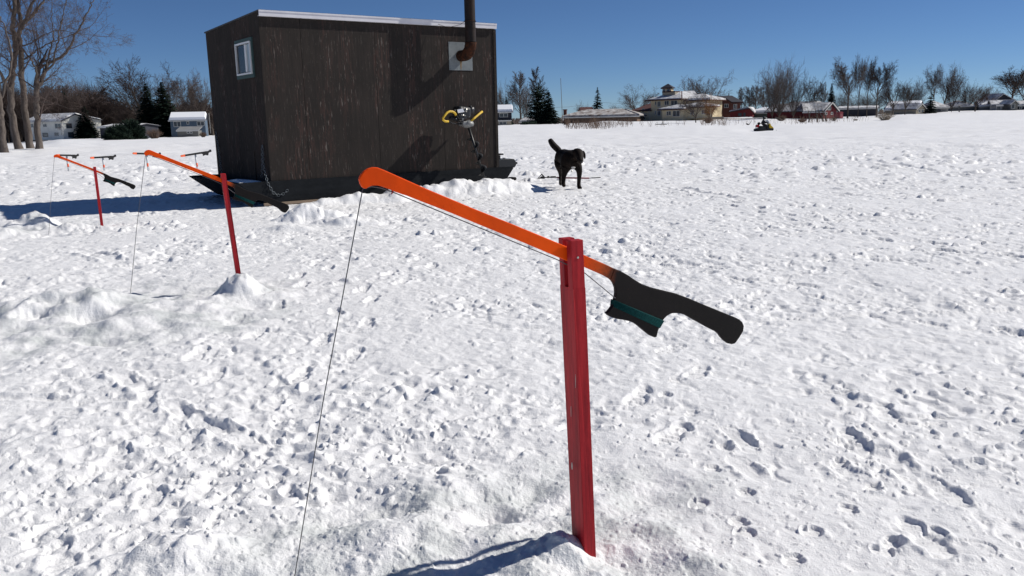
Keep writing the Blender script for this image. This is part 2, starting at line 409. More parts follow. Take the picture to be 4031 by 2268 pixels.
def relief(x, y, dr):
    """height of the trampled snow over the smooth base; dr: grid spacing there, finer waves fade out"""
    def lod(wl): return sstep(0.9, 2.2, wl / dr)
    r = np.hypot(x, y)
    wx = x + 0.05 * perlin(x * 3, y * 3, 1); wy = y + 0.05 * perlin(x * 3, y * 3, 2)
    fx = x + 0.018 * perlin(x * 14, y * 14, 3); fy = y + 0.018 * perlin(x * 14, y * 14, 4)
    patch = perlin(x * 0.55, y * 0.8, 11) + 0.5 * perlin(x * 1.5, y * 1.9, 12)
    rough = 0.25 + 0.75 * sstep(-0.35, 0.45, patch)
    cmask = sstep(-0.55, 0.25, perlin(x * 0.8 + 9, y * 1.0, 18) + 0.5 * perlin(x * 2.3, y * 2.8, 19))
    nearcalm = 0.85 - 0.25 * (1 - sstep(2.4, 4.0, r)) + 0.35 * sstep(5, 9, r)
    shore = sstep(38, 60, r)
    calm = sstep(60, 110, r)
    h = 0.022 * perlin(x * 0.35, y * 0.35, 5) + 0.013 * perlin(wx * 1.1, wy * 1.1, 6) * (1 - 0.5 * calm)
    h += (0.4 + 0.6 * rough) * 0.020 * perlin(wx * 2.6, wy * 2.6, 7) * lod(0.4)
    h += (0.5 + 0.5 * rough) * 0.016 * perlin(fx * 6.5, fy * 6.5, 8) * lod(0.15) * (1 - calm)
    rid = 1 - np.abs(perlin(fx * 9, fy * 9, 9)) * 2.2
    h += rough * 0.012 * np.clip(rid, -0.5, 1) * lod(0.11) * (1 - calm)
    h += (0.4 + 0.6 * rough) * 0.0065 * perlin(fx * 24, fy * 24, 10) * lod(0.045)
    near = r < 55
    idx = np.nonzero(near)[0]
    X = wx[idx]; Y = wy[idx]; R = rough[idx]; FX = fx[idx]; FY = fy[idx]
    L = lambda wl: lod(wl)[idx] if wl / 1 else 1
    def prints(dx, dy, a, b, c):       # boot prints: long hollows with a raised end
        t = (a - 0.5) * 2.2 + 0.9; cs = np.cos(t); sn = np.sin(t)
        u = dx * cs + dy * sn; v = -dx * sn + dy * cs
        d = np.hypot(u / (0.24 + 0.14 * b), v / (0.085 + 0.07 * c))
        return np.where(a * 7 % 1 < 0.85, -(1 - sstep(0.35, 1.0, d)) * (0.35 + 0.65 * b) + 0.12 * np.exp(-((d - 1.2) / 0.2) ** 2), 0.0)
    g = np.zeros(len(idx))
    wX = X + 2.2 * (FX - x[idx]); wY = Y + 2.2 * (FY - y[idx])
    DEEP = 0.70 + 0.65 * sstep(4.0, 12.0, r[idx])
    g += 0.024 * DEEP * (0.5 + 0.5 * R) * cells(wX / 0.34, wY / 0.34, 21, prints) * L(0.12)
    g += 0.019 * DEEP * (0.5 + 0.5 * R) * cells(wX / 0.25 + 7.7, wY / 0.25 + 2.2, 22, prints) * L(0.09)
    def pit(dx, dy, a, b, c):
        d = np.hypot(dx, dy) / (0.16 + 0.16 * b)
        return np.where(a < 0.6, -(1 - sstep(0.35, 1.0, d)) * (0.35 + 0.65 * c) + 0.10 * np.exp(-((d - 1.2) / 0.2) ** 2), 0.0)
    g += 0.017 * DEEP * (0.5 + 0.5 * R) * cells(FX / 0.14 + 3.3, FY / 0.14, 31, pit) * L(0.055)
    h[idx] += g * (1 - sstep(42, 55, r[idx])); g = np.zeros(len(idx))
    lv_ = 0.004 + 0.010 * perlin(x * 1.3, y * 1.3, 23)
    h = h - 0.45 * np.maximum(0, h - lv_) * (1 - sstep(20, 40, r))
    def clod(dx, dy, a, b, c):
        t = c * 6.3; u = dx * np.cos(t) + dy * np.sin(t); v = -dx * np.sin(t) + dy * np.cos(t)
        d = np.hypot(u, v * (1.0 + 0.9 * a)) / (0.12 + 0.30 * b * b)
        return np.where(a < 0.55, (1 - sstep(0.5, 1.0, d)) * (0.35 + b) * (1 + 0.5 * (u - v)), 0.0)
    g += (0.024 * cmask * nearcalm)[idx] * sstep(0.3, 0.95, R) * cells(FX / 0.22, FY / 0.22 + 1.7, 41, clod) * L(0.09)
    g += (0.017 * (0.5 + 0.5 * cmask) * nearcalm)[idx] * (0.25 + 0.75 * R) * cells(FX / 0.085, FY / 0.085 + 1.7, 43, clod) * L(0.035)
    m2 = np.nonzero(np.hypot(x[idx], y[idx]) < 9)[0]
    g[m2] += 0.0095 * (0.2 + 0.8 * R[m2]) * cells(FX[m2] / 0.034, FY[m2] / 0.034, 47, clod) * L(0.016)[m2]
    h[idx] += g * (1 - sstep(42, 55, r[idx]))
    # far lumps on lake ice beyond the trampled area
    k = np.nonzero((r > 9) & (r < 75))[0]
    big = cells(wx[k] / 0.62, wy[k] / 0.75, 45, clod) * lod(0.28)[k]
    h[k] += 0.065 * big * sstep(9, 22, r[k]) * (1 - sstep(55, 75, r[k])) * (0.6 + 0.4 * cmask[k])
    pk = (cells(wx[k] / 0.7, wy[k] / 0.8 + 3, 46, prints) + cells(wx[k] / 0.5 + 9, wy[k] / 0.6, 48, prints)) * lod(0.25)[k]
    h[k] += 0.065 * pk * sstep(10, 25, r[k]) * (1 - sstep(50, 70, r[k]))
    h += 0.08 * (1 - calm * 0.6) * sstep(14, 30, r) * perlin(x * 0.9 + 5, y * 1.4, 14) * np.clip(perlin(x * 0.15, y * 0.2, 15) + 0.5, 0, 1)
    h += 0.10 * shore * perlin(x * 0.12, y * 0.09, 16)
    h += 0.05 * sstep(20, 40, r) * perlin(x * 0.4, y * 0.5, 17)
    soft = 0.80 + 0.12 * sstep(4.0, 9.0, r)
    h *= soft
    # sled lines and trenches
    for pts, hw, dep, rim in GROOVES:
        P = [tuple(at_z(a, b)[:2]) for a, b in pts]
        cx0, cx1 = min(p[0] for p in P) - 0.6, max(p[0] for p in P) + 0.6
        cy0, cy1 = min(p[1] for p in P) - 0.6, max(p[1] for p in P) + 0.6
        k = np.nonzero((x > cx0) & (x < cx1) & (y > cy0) & (y < cy1))[0]
        if not len(k): continue
        xx = x[k] + 0.25 * hw * perlin(x[k] / (hw * 2.5), y[k] / (hw * 2.5), 51); yy = y[k] + 0.25 * hw * perlin(x[k] / (hw * 2.5), y[k] / (hw * 2.5), 52)
        d, al, tot = seg_dist(xx, yy, P)
        end = sstep(0.0, hw * 1.5, al) * sstep(0.0, hw * 1.5, tot - al)
        var = 0.75 + 0.5 * perlin(al / (hw * 5), al * 0 + 0.37, 53)
        prof = -0.42 * sstep(-0.25, 0.25, perlin(al / (hw * 3.5), al * 0 + 3.7, 57)) * dep * (1 - sstep(0.55, 1.0, d / hw)) * var + rim * np.exp(-((d / hw - 1.35) / 0.3) ** 2) * (0.6 + perlin(xx / hw, yy / hw, 54))
        h[k] = h[k] * (1 - 0.35 * (d < hw)) + prof * (0.15 + 0.85 * end)
    for T, step, off, la, wa, dep in TRAILS:
        P = [Vector(at_z(a, b)) for a, b in T]; rg = random.Random(int(T[0][0])); acc = 0.0; side = 1
        for A0, B0 in zip(P[:-1], P[1:]):
            dv = B0 - A0; L_ = dv.length; dv.normalize(); nv = Vector((-dv.y, dv.x, 0))
            while acc < L_:
                c0 = A0 + dv * acc + nv * (off * side + rg.gauss(0, .015)); side = -side; acc += step * rg.uniform(.85, 1.15)
                an = math.atan2(dv.y, dv.x) + rg.gauss(0, .12)
                k = np.nonzero((np.abs(x - c0.x) < .3) & (np.abs(y - c0.y) < .3))[0]
                if not len(k): continue
                dx = x[k] - c0.x + 0.008 * perlin(x[k] * 25, y[k] * 25, 81); dy = y[k] - c0.y + 0.008 * perlin(x[k] * 25, y[k] * 25, 82)
                u = dx * math.cos(an) + dy * math.sin(an); v = -dx * math.sin(an) + dy * math.cos(an)
                d1 = np.hypot((u - la * .22) / (la * .62), v / wa); d2 = np.hypot((u + la * .55) / (la * .40), v / (wa * .82)); d = np.minimum(d1, d2)
                ins = 1 - sstep(.72, 1.0, d); tread = 1 + .16 * np.sign(np.sin(u * 150)) * (la > .1)
                h[k] = h[k] * (1 - .5 * ins) - 0.52 * dep * ins * tread + dep * .2 * np.exp(-((d - 1.18) / .16) ** 2) * (0.5 + perlin(x[k] * 18, y[k] * 18, 83))
            acc -= L_
    wet = np.zeros_like(x)
    for (a, b, rr, s) in WETS:
        q = at_z(a, b); wet = np.maximum(wet, s * (1 - sstep(0.5, 1.0, np.hypot((x - q.x), (y - q.y)) / rr + 0.3 * perlin(x * 1.7, y * 1.7, 71))))
    h *= 1 - 0.6 * wet
    h += wet * (0.030 * perlin(x * 3.2, y * 3.2, 75) + 0.014 * perlin(x * 9.5, y * 9.5, 76))
    hs = [(*at_z(a, b)[:2], rx, ry, an, ht, ro) for a, b, rx, ry, an, ht, ro in HEAPS] + WORLD_HEAPS
    for i, (hx, hy, rx, ry, an, ht, ro) in enumerate(hs):
        R0 = max(rx, ry) * 3
        k = np.nonzero((np.abs(x - hx) < R0) & (np.abs(y - hy) < R0))[0]
        if not len(k): continue
        n1 = perlin(x[k] / (rx * 0.8), y[k] / (rx * 0.8), 60 + i); n2 = perlin(x[k] / (rx * 0.3), y[k] / (rx * 0.3), 90 + i); n3 = perlin(x[k] / (rx * 0.8), y[k] / (rx * 0.8), 160 + i)
        dx = x[k] - hx + 0.45 * rx * ro * n1 + 0.12 * rx * n2; dy = y[k] - hy + 0.45 * rx * ro * n3
        u = (dx * math.cos(an) + dy * math.sin(an)) / rx; v = (-dx * math.sin(an) + dy * math.cos(an)) / ry
        d = np.hypot(u, v)
        sh = 1 - sstep(0.2, 1.5, d)
        cs_ = max(0.05, rx * 0.36)
        lump = cells(x[k] / cs_, y[k] / cs_, 200 + i, lambda a, b2, r1, r2, r3: (1 - sstep(0.1, 1.0, np.hypot(a, b2) / (0.35 + 0.45 * r2))) * (0.4 + r1))
        h[k] += ht * sh * (0.82 + 0.22 * ro * n2) + abs(ht) * 0.24 * ro * sh * lump
        c = perlin(x[k] * 11, y[k] * 11, 120 + i)
        h[k] += abs(ht) * 0.06 * ro * sh * c
    k = np.nonzero((wet > 0.01) & (r < 12))[0]
    gr = perlin(x[k] * 42, y[k] * 42, 72) * 0.0022 + perlin(x[k] * 90, y[k] * 90, 73) * 0.0010 * lod(0.012)[k]
    gr += 0.003 * cells(x[k] / 0.03, y[k] / 0.03, 74, clod) * lod(0.012)[k]
    h[k] += wet[k] * gr
    return h, wet

def build_ground():
    rs = [0.35]
    while rs[-1] < 6000:
        r = rs[-1]
        if r < 1.75: d = 0.06 if r < 1.6 else 0.02
        elif r < 110: d = min(r * r / 1150.0, (0.0034 if r < 17 else 0.0055) * r)
        else: d = 0.02 * r if r < 400 else 0.08 * r
        rs.append(r + d)
    rs = np.array(rs)
    ths = list(np.radians(np.arange(-45.0, 45.001, 0.056)))
    k = 45.0; st = 0.1; out = []
    while k < 180:
        st = min(st * 1.35, 8.0); k += st; out.append(min(k, 180.0))
    if out[-1] >= 180: out = out[:-1]
    ths = [-math.radians(a) for a in out[::-1]] + ths + [math.radians(a) for a in out] + [math.pi]
    ths = np.array(ths); nr, nth = len(rs), len(ths)
    TH, RR = np.meshgrid(ths, rs)
    x = (RR * np.sin(TH)).ravel(); y = (RR * np.cos(TH)).ravel()
    dr = np.repeat(np.gradient(rs), nth)
    dth = np.gradient(ths); dx = (RR * np.abs(dth)[None, :]).ravel()
    h, wet = relief(x, y, np.maximum(dr, np.minimum(dx, 5)))
    z = z_base(x, y) + h
    # the sled base and the jigger posts press in; keep the ice flat under the cabin
    co = np.stack([x, y, z], 1).astype(np.float32)
    i = np.arange(nr - 1)[:, None] * nth; j = np.arange(nth)[None, :]; j2 = (j + 1) % nth
    q = np.stack([i + j, i + nth + j, i + nth + j2, i + j2], -1).reshape(-1, 4)
    # centre fan
    c = len(co); co = np.vstack([co, np.array([[0, 0, 0]], np.float32)])
    jj = np.arange(nth)
    tri = np.stack([jj, (jj + 1) % nth, np.full(nth, c)], -1)
    me = bpy.data.meshes.new('snow_covered_ground')
    nq, ntr = len(q), len(tri)
    me.vertices.add(len(co)); me.vertices.foreach_set('co', co.ravel())
    me.loops.add(nq * 4 + ntr * 3)
    me.loops.foreach_set('vertex_index', np.concatenate([q[:, ::-1].ravel(), tri[:, ::-1].ravel()]).astype(np.int32))
    me.polygons.add(nq + ntr)
    ls = np.concatenate([np.arange(nq) * 4, nq * 4 + np.arange(ntr) * 3]).astype(np.int32)
    me.polygons.foreach_set('loop_start', ls)
    me.polygons.foreach_set('use_smooth', np.ones(nq + ntr, bool))
    me.update(calc_edges=True)
    at = me.attributes.new('wet', 'FLOAT', 'POINT')
    at.data.foreach_set('value', np.concatenate([wet, [0]]).astype(np.float32))
    o = link_mesh('snow_covered_ground', me, snow_mat())
    tag(o, kind='structure')
    print('ground verts', len(co), nr, nth)
    return o

def snow_mat():
    m = bpy.data.materials.new('snow'); m.use_nodes = True
    n = m.node_tree.nodes; l = m.node_tree.links; b = n['Principled BSDF']
    b.inputs['Roughness'].default_value = 0.55
    b.inputs['Specular IOR Level'].default_value = 0.25
    tc = n.new('ShaderNodeTexCoord')
    at = n.new('ShaderNodeAttribute'); at.attribute_name = 'wet'
    ns = n.new('ShaderNodeTexNoise'); ns.inputs['Scale'].default_value = 5.0; ns.inputs['Detail'].default_value = 6
    l.new(tc.outputs['Object'], ns.inputs[0])
    mr = n.new('ShaderNodeMapRange'); mr.inputs[1].default_value = 0.40; mr.inputs[2].default_value = 0.66
    l.new(ns.outputs[0], mr.inputs[0])
    mul = n.new('ShaderNodeMath'); mul.operation = 'MULTIPLY'
    l.new(mr.outputs[0], mul.inputs[0]); l.new(at.outputs['Fac'], mul.inputs[1])
    mx = n.new('ShaderNodeMix'); mx.data_type = 'RGBA'
    mx.inputs[6].default_value = (0.88, 0.88, 0.885, 1); mx.inputs[7].default_value = (0.62, 0.645, 0.64, 1)
    l.new(mul.outputs[0], mx.inputs[0]); l.new(mx.outputs[2], b.inputs['Base Color'])
    n1 = n.new('ShaderNodeTexNoise'); n1.inputs['Scale'].default_value = 17; n1.inputs['Detail'].default_value = 8; n1.inputs['Roughness'].default_value = 0.68
    l.new(tc.outputs['Object'], n1.inputs[0])
    bp = n.new('ShaderNodeBump'); bp.inputs['Strength'].default_value = 0.5; bp.inputs['Distance'].default_value = 0.022
    l.new(n1.outputs[0], bp.inputs['Height'])
    n2 = n.new('ShaderNodeTexNoise'); n2.inputs['Scale'].default_value = 190; n2.inputs['Detail'].default_value = 2
    l.new(tc.outputs['Object'], n2.inputs[0])
    b2 = n.new('ShaderNodeBump'); b2.inputs['Strength'].default_value = 0.8; b2.inputs['Distance'].default_value = 0.0022
    l.new(n2.outputs[0], b2.inputs['Height']); l.new(bp.outputs[0], b2.inputs['Normal'])
    l.new(b2.outputs[0], b.inputs['Normal'])
    return m
build_ground()
# ------------------------------------------------------------------ materials shared by near things
def wall_paint():
    """dark brown painted boards: paint flaked off in upright streaks, reddish wood and grey primer under it"""
    m = bpy.data.materials.new('flaking_brown_paint'); m.use_nodes = True
    n = m.node_tree.nodes; l = m.node_tree.links; b = n['Principled BSDF']
    b.inputs['Roughness'].default_value = 0.9; b.inputs['Specular IOR Level'].default_value = 0.04
    tc = n.new('ShaderNodeTexCoord')
    def noise(scale, detail=4, rough=0.6):
        mp = n.new('ShaderNodeMapping'); mp.inputs['Scale'].default_value = scale
        l.new(tc.outputs['Object'], mp.inputs[0])
        t = n.new('ShaderNodeTexNoise'); t.inputs['Scale'].default_value = 1; t.inputs['Detail'].default_value = detail; t.inputs['Roughness'].default_value = rough
        l.new(mp.outputs[0], t.inputs[0]); return t.outputs[0]
    def rng(x, a, c):
        r = n.new('ShaderNodeMapRange'); r.inputs[1].default_value = a; r.inputs[2].default_value = c
        l.new(x, r.inputs[0]); return r.outputs[0]
    def mul(x, y, op='MULTIPLY'):
        q = n.new('ShaderNodeMath'); q.operation = op
        for i, v in enumerate((x, y)):
            if isinstance(v, float): q.inputs[i].default_value = v
            else: l.new(v, q.inputs[i])
        return q.outputs[0]
    def mix(f, a, c):
        q = n.new('ShaderNodeMix'); q.data_type = 'RGBA'; l.new(f, q.inputs[0])
        for i, v in ((6, a), (7, c)):
            if isinstance(v, tuple): q.inputs[i].default_value = (*v, 1)
            else: l.new(v, q.inputs[i])
        return q.outputs[2]
    base = mix(rng(noise((2, 2, 1.2), 5), 0.35, 0.65), (0.031, 0.027, 0.025), (0.046, 0.038, 0.034))
    base = mix(rng(noise((26, 26, 1.6), 3), 0.3, 0.7), base, (0.029, 0.026, 0.024))
    clusters = rng(noise((3.4, 3.4, 0.55), 3), 0.47, 0.60)
    red = mul(clusters, rng(noise((30, 30, 3.0), 4, 0.7), 0.48, 0.56))
    base = mix(mul(red, 0.35), base, (0.10, 0.055, 0.047))
    streak = rng(noise((42, 42, 5.5), 3, 0.6), 0.60, 0.64)
    dens = mul(clusters, 0.75, 'MULTIPLY'); dens = mul(dens, 0.18, 'ADD')
    s1 = mul(streak, dens)
    fleck = rng(noise((85, 85, 22), 2, 0.5), 0.70, 0.73)
    s = mul(s1, mul(fleck, 0.6), 'MAXIMUM')
    base = mix(s, base, (0.135, 0.118, 0.106))
    l.new(base, b.inputs['Base Color'])
    bp = n.new('ShaderNodeBump'); bp.inputs['Distance'].default_value = 0.004; bp.inputs['Strength'].default_value = 0.7
    l.new(noise((40, 40, 5), 5, 0.7), bp.inputs['Height']); l.new(bp.outputs[0], b.inputs['Normal'])
    return m
M = {}
M['cabin'] = wall_paint()
M['skid'] = mat('black_skid_paint', (0.010, 0.0115, 0.0135), 0.85, 0.08, vary=((0.018, 0.020, 0.023), (3, 3, 12), 0.2), bump=(8, 0.01))
M['fascia'] = mat('white_fascia', (0.72, 0.71, 0.74), 0.5, 0.4, vary=((0.55, 0.54, 0.58), 3.0, 0.25))
M['frame_green'] = mat('green_trim', (0.05, 0.085, 0.085), 0.7, 0.1)
M['frame_white'] = mat('white_vinyl', (0.62, 0.63, 0.64), 0.5)
M['glass_dark'] = mat('dark_glass', (0.012, 0.014, 0.016), 0.25, 0.25)
M['curtain'] = mat('pale_curtain', (0.34, 0.42, 0.46), 0.3, 0.5, vary=((0.2, 0.26, 0.3), (30, 30, 1), 0.2))
M['steel'] = mat('galvanised_plate', (0.14, 0.158, 0.168), 0.6, 0.25, 0.0, vary=((0.21, 0.23, 0.235), 7.0, 0.2))
M['rust_pipe'] = mat('rusty_stove_pipe', (0.010, 0.009, 0.009), 0.6, 0.2, 0.0, vary=((0.028, 0.016, 0.012), (9, 9, 5), 0.16), bump=(30, 0.003))
M['rust'] = mat('orange_rust', (0.070, 0.026, 0.013), 0.9, 0.1, 0.0, vary=((0.018, 0.011, 0.009), 14.0, 0.15), bump=(40, 0.003))
M['chain'] = mat('galvanised_chain', (0.11, 0.125, 0.14), 0.5, 0.5, 0.6)
M['snowlump'] = mat('settled_snow', (0.84, 0.86, 0.90), 0.6, 0.25, bump=(14, 0.02))
M['black_plastic'] = mat('black_plastic', (0.016, 0.017, 0.019), 0.38, 0.4)
M['black_matte'] = mat('matte_black', (0.018, 0.018, 0.02), 0.7, 0.2)
M['yellow'] = mat('yellow_rubber_grip', (0.62, 0.40, 0.03), 0.5, 0.4)
M['alu'] = mat('cast_aluminium', (0.22, 0.225, 0.22), 0.5, 0.4, 0.3, vary=((0.22, 0.22, 0.22), 40.0, 0.2), bump=(60, 0.003))
M['chrome'] = mat('polished_metal', (0.45, 0.44, 0.40), 0.25, 0.5, 1.0)
M['sticker'] = mat('pale_sticker', (0.62, 0.64, 0.68), 0.5)
M['wood_raw'] = mat('weathered_wood', (0.25, 0.19, 0.14), 0.8, 0.2)

# ------------------------------------------------------------------ the fishing cabin on its sled
ZB = 0.34
def cabin():
    c = empty('fishing_cabin', cab(0, 0, 0), 'dark brown fishing cabin with peeling paint standing on a black sled', 'cabin', rz=CA)
    ax = (CF, CE, UP)
    zf, zk = 2.80, 2.735            # front and back wall tops
    b = MB()
    # walls as panels: front in four sheets with hairline seams, the ends, the back
    us = [0.0, 0.62, 1.84, 3.06, CL]
    for i in range(4):
        u0 = us[i] + (0.0025 if i else 0); u1 = us[i + 1] - (0.0025 if i < 3 else 0)
        b.hexa([cab(u0, 0, ZB), cab(u1, 0, ZB), cab(u1, 0.02, ZB), cab(u0, 0.02, ZB)], [cab(u0, 0, zf), cab(u1, 0, zf), cab(u1, 0.02, zf), cab(u0, 0.02, zf)])
    vs = [0.0205, 1.31, CW - 0.0205]
    for u in (0.0, CL - 0.02):
        for i in range(2):
            v0 = vs[i] + 0.0015; v1 = vs[i + 1] - 0.0015
            za = zf + (zk - zf) * v0 / CW; zb = zf + (zk - zf) * v1 / CW
            b.hexa([cab(u, v0, ZB - 0.04), cab(u + 0.02, v0, ZB - 0.04), cab(u + 0.02, v1, ZB - 0.04), cab(u, v1, ZB - 0.04)], [cab(u, v0, za), cab(u + 0.02, v0, za), cab(u + 0.02, v1, zb), cab(u, v1, zb)])
    b.hexa([cab(0, CW - 0.02, ZB), cab(CL, CW - 0.02, ZB), cab(CL, CW, ZB), cab(0, CW, ZB)], [cab(0, CW - 0.02, zk), cab(CL, CW - 0.02, zk), cab(CL, CW, zk), cab(0, CW, zk)])
    # inner dark liner set back behind the seams
    b.hexa([cab(0.03, 0.03, ZB), cab(CL - 0.03, 0.03, ZB), cab(CL - 0.03, CW - 0.03, ZB), cab(0.03, CW - 0.03, ZB)], [cab(0.03, 0.03, zk - .03), cab(CL - 0.03, 0.03, zk - .03), cab(CL - 0.03, CW - 0.03, zk - .05), cab(0.03, CW - 0.03, zk - .05)])
    b.build('wall', M['cabin'], c)
    # roof sheet, slightly proud
    b = MB()
    e = 0.012
    b.hexa([cab(-e, -0.05, zf + .004), cab(CL + e, -0.05, zf + .004), cab(CL + e, CW + .03, zk + .004), cab(-e, CW + .03, zk + .004)],
           [cab(-e, -0.05, zf + .026), cab(CL + e, -0.05, zf + .026), cab(CL + e, CW + .03, zk + .026), cab(-e, CW + .03, zk + .026)])
    rf = b.build('roof', mat('dark_roofing', (0.045, 0.045, 0.05), 0.8), c)
    b = MB()
    b.hexa([cab(-0.008, -0.056, zf - .062), cab(CL + .008, -0.056, zf - .062), cab(CL + .008, -0.045, zf - .062), cab(-0.008, -0.045, zf - .062)],
           [cab(-0.008, -0.056, zf + .003), cab(CL + .008, -0.056, zf + .003), cab(CL + .008, -0.045, zf + .003), cab(-0.008, -0.045, zf + .003)])
    b.hexa([cab(-0.008, -0.045, zf - .062), cab(CL + .008, -0.045, zf - .062), cab(CL + .008, -0.002, zf - .062), cab(-0.008, -0.002, zf - .062)],
           [cab(-0.008, -0.045, zf - .056), cab(CL + .008, -0.045, zf - .056), cab(CL + .008, -0.002, zf - .056), cab(-0.008, -0.002, zf - .056)])
    b.hexa([cab(-0.010, -0.064, zf + .000), cab(CL + .010, -0.064, zf + .000), cab(CL + .010, -0.0565, zf + .000), cab(-0.010, -0.0565, zf + .000)],
           [cab(-0.010, -0.064, zf + .022), cab(CL + .010, -0.064, zf + .022), cab(CL + .010, -0.0565, zf + .022), cab(-0.010, -0.0565, zf + .022)])
    b.build('fascia', M['fascia'], rf)
    # corner boards
    for (u, w) in ((CL - 0.035, 0.052),):
        b = MB()
        b.hexa([cab(u, -0.016, ZB - .01), cab(u + w, -0.016, ZB - .01), cab(u + w, -0.001, ZB - .01), cab(u, -0.001, ZB - .01)], [cab(u, -0.016, zf - .07), cab(u + w, -0.016, zf - .07), cab(u + w, -0.001, zf - .07), cab(u, -0.001, zf - .07)])
        b.build('corner_board', M['cabin'], c)
    # low hatch panel on the shaded end
    b = MB()
    b.hexa([cab(-0.012, 0.62, 0.36), cab(-0.001, 0.62, 0.36), cab(-0.001, 1.12, 0.36), cab(-0.012, 1.12, 0.36)], [cab(-0.012, 0.62, 0.80), cab(-0.001, 0.62, 0.80), cab(-0.001, 1.12, 0.80), cab(-0.012, 1.12, 0.80)])
    b.build('hatch', M['cabin'], c)
    # window on the shaded end
    def rect_frame(b, u0, u1, v0, v1, z0, z1, w):
        for (a0, a1, c0, c1) in ((v0, v1, z0, z0 + w), (v0, v1, z1 - w, z1), (v0, v0 + w, z0 + w, z1 - w), (v1 - w, v1, z0 + w, z1 - w)):
            b.hexa([cab(u0, a0, c0), cab(u1, a0, c0), cab(u1, a1, c0), cab(u0, a1, c0)], [cab(u0, a0, c1), cab(u1, a0, c1), cab(u1, a1, c1), cab(u0, a1, c1)])
    b = MB(); rect_frame(b, -0.022, -0.001, 0.31, 1.10, 1.90, 2.48, 0.052)
    w = b.build('window', M['frame_green'], c)
    b = MB(); rect_frame(b, -0.040, -0.004, 0.364, 1.046, 1.954, 2.426, 0.024)
    b.hexa([cab(-0.034, 0.56, 1.988), cab(-0.006, 0.56, 1.988), cab(-0.006, 0.625, 1.988), cab(-0.034, 0.625, 1.988)], [cab(-0.034, 0.56, 2.392), cab(-0.006, 0.56, 2.392), cab(-0.006, 0.625, 2.392), cab(-0.034, 0.625, 2.392)])
    b.build('sash', M['frame_white'], w)
    for (v0, v1, mm) in ((0.390, 0.558, 'curtain'), (0.627, 1.020, 'glass_dark')):
        b = MB(); b.hexa([cab(-0.016, v0, 1.989), cab(-0.008, v0, 1.989), cab(-0.008, v1, 1.989), cab(-0.016, v1, 1.989)], [cab(-0.016, v0, 2.391), cab(-0.008, v0, 2.391), cab(-0.008, v1, 2.391), cab(-0.016, v1, 2.391)])
        b.build('pane', M[mm], w)
    # stove plate and pipe
    b = MB(); b.hexa([cab(3.20, -0.009, 2.035), cab(3.665, -0.009, 2.035), cab(3.665, -0.001, 2.035), cab(3.20, -0.001, 2.035)], [cab(3.20, -0.009, 2.495), cab(3.665, -0.009, 2.495), cab(3.665, -0.001, 2.495), cab(3.20, -0.001, 2.495)])
    for (u, z) in [(3.23 + i * 0.125, zz) for i in range(4) for zz in (2.06, 2.47)] + [(uu, 2.27) for uu in (3.23, 3.635)]:
        b.tube([cab(u, -0.009, z), cab(u, -0.013, z)], 0.006, 6)
    pl = b.build('flue_plate', M['steel'], c)
    b = MB(); b.prism([cab(3.41, -0.0105, 2.19), cab(3.45, -0.0105, 2.19), cab(3.437, -0.0105, 2.045), cab(3.425, -0.0105, 2.045)], CE * 0.0012); b.build('rust_run', mat('rust_stain', (0.20, 0.14, 0.08), 0.8, 0.1), pl)
    b = MB()
    pc = Vector((3.43, 0, 2.27)); off = 0.33
    bend = []
    for i in range(9):
        t = i / 8 * math.pi / 2
        bend.append((pc.x, -(off - 0.20) - 0.20 * math.sin(t) if True else 0, pc.z + 0.20 - 0.20 * math.cos(t)))
    b.tube([cab(pc.x, -0.002, pc.z), cab(pc.x, -(off - 0.2), pc.z)] + [cab(*q) for q in bend[1:]], [0.093] * 2 + [0.093 + (0.006 if i % 2 else 0) for i in range(8)], 20)
    el = b.build('flue_elbow', M['rust'], c)
    b = MB()
    segs = [(2.47, 2.72), (2.72, 3.34), (3.34, 3.96), (3.96, 4.45)]
    for k, (z0, z1) in enumerate(segs):
        b.tube([cab(pc.x, -off, z0 - (0.0 if k == 0 else 0.03)), cab(pc.x, -off, z1)], [0.090 - 0.0015 * (k % 2), 0.090 - 0.0015 * (k % 2)], 24, cap=False)
        b.tube([cab(pc.x, -off, z1 - 0.03), cab(pc.x, -off, z1 - 0.022)], 0.0945, 24)
    pp = b.build('stove_pipe', M['rust_pipe'], c)
    b = MB(); b.tube([cab(pc.x + 0.1 * math.cos(t), -off + 0.1 * math.sin(t), 2.80 + 0.004 * math.sin(3 * t)) for t in np.linspace(0, 6.28, 24)], 0.004, 5)
    b.tube([cab(pc.x - 0.09, -off, 2.80), cab(3.28, -0.25, 2.745), cab(3.12, -0.14, 2.705), cab(2.98, -0.06, 2.76)], 0.0035, 5)
    b.tube([cab(pc.x + 0.08, -off + 0.03, 2.80), cab(3.55, -0.2, 2.78), cab(3.60, -0.06, 2.79)], 0.0035, 5)
    b.build('guy_wire', M['rust'], pp)
    # the sled: raked at both ends
    prof = [(-0.50, 0.368), (-0.42, 0.30), (-0.05, 0.03), (4.22, 0.03), (4.47, 0.335), (4.46, 0.372)]
    b = MB()
    b.prism([cab(u, -0.022, z if z < .3 else min(z, ZB - 0.004) if -0.0 < u < 4.2 else z) for u, z in prof], CE * 0.045)
    b.prism([cab(u, CW - 0.022, z) for u, z in prof], CE * 0.045)
    sk = b.build('sled_runner', M['skid'], c)
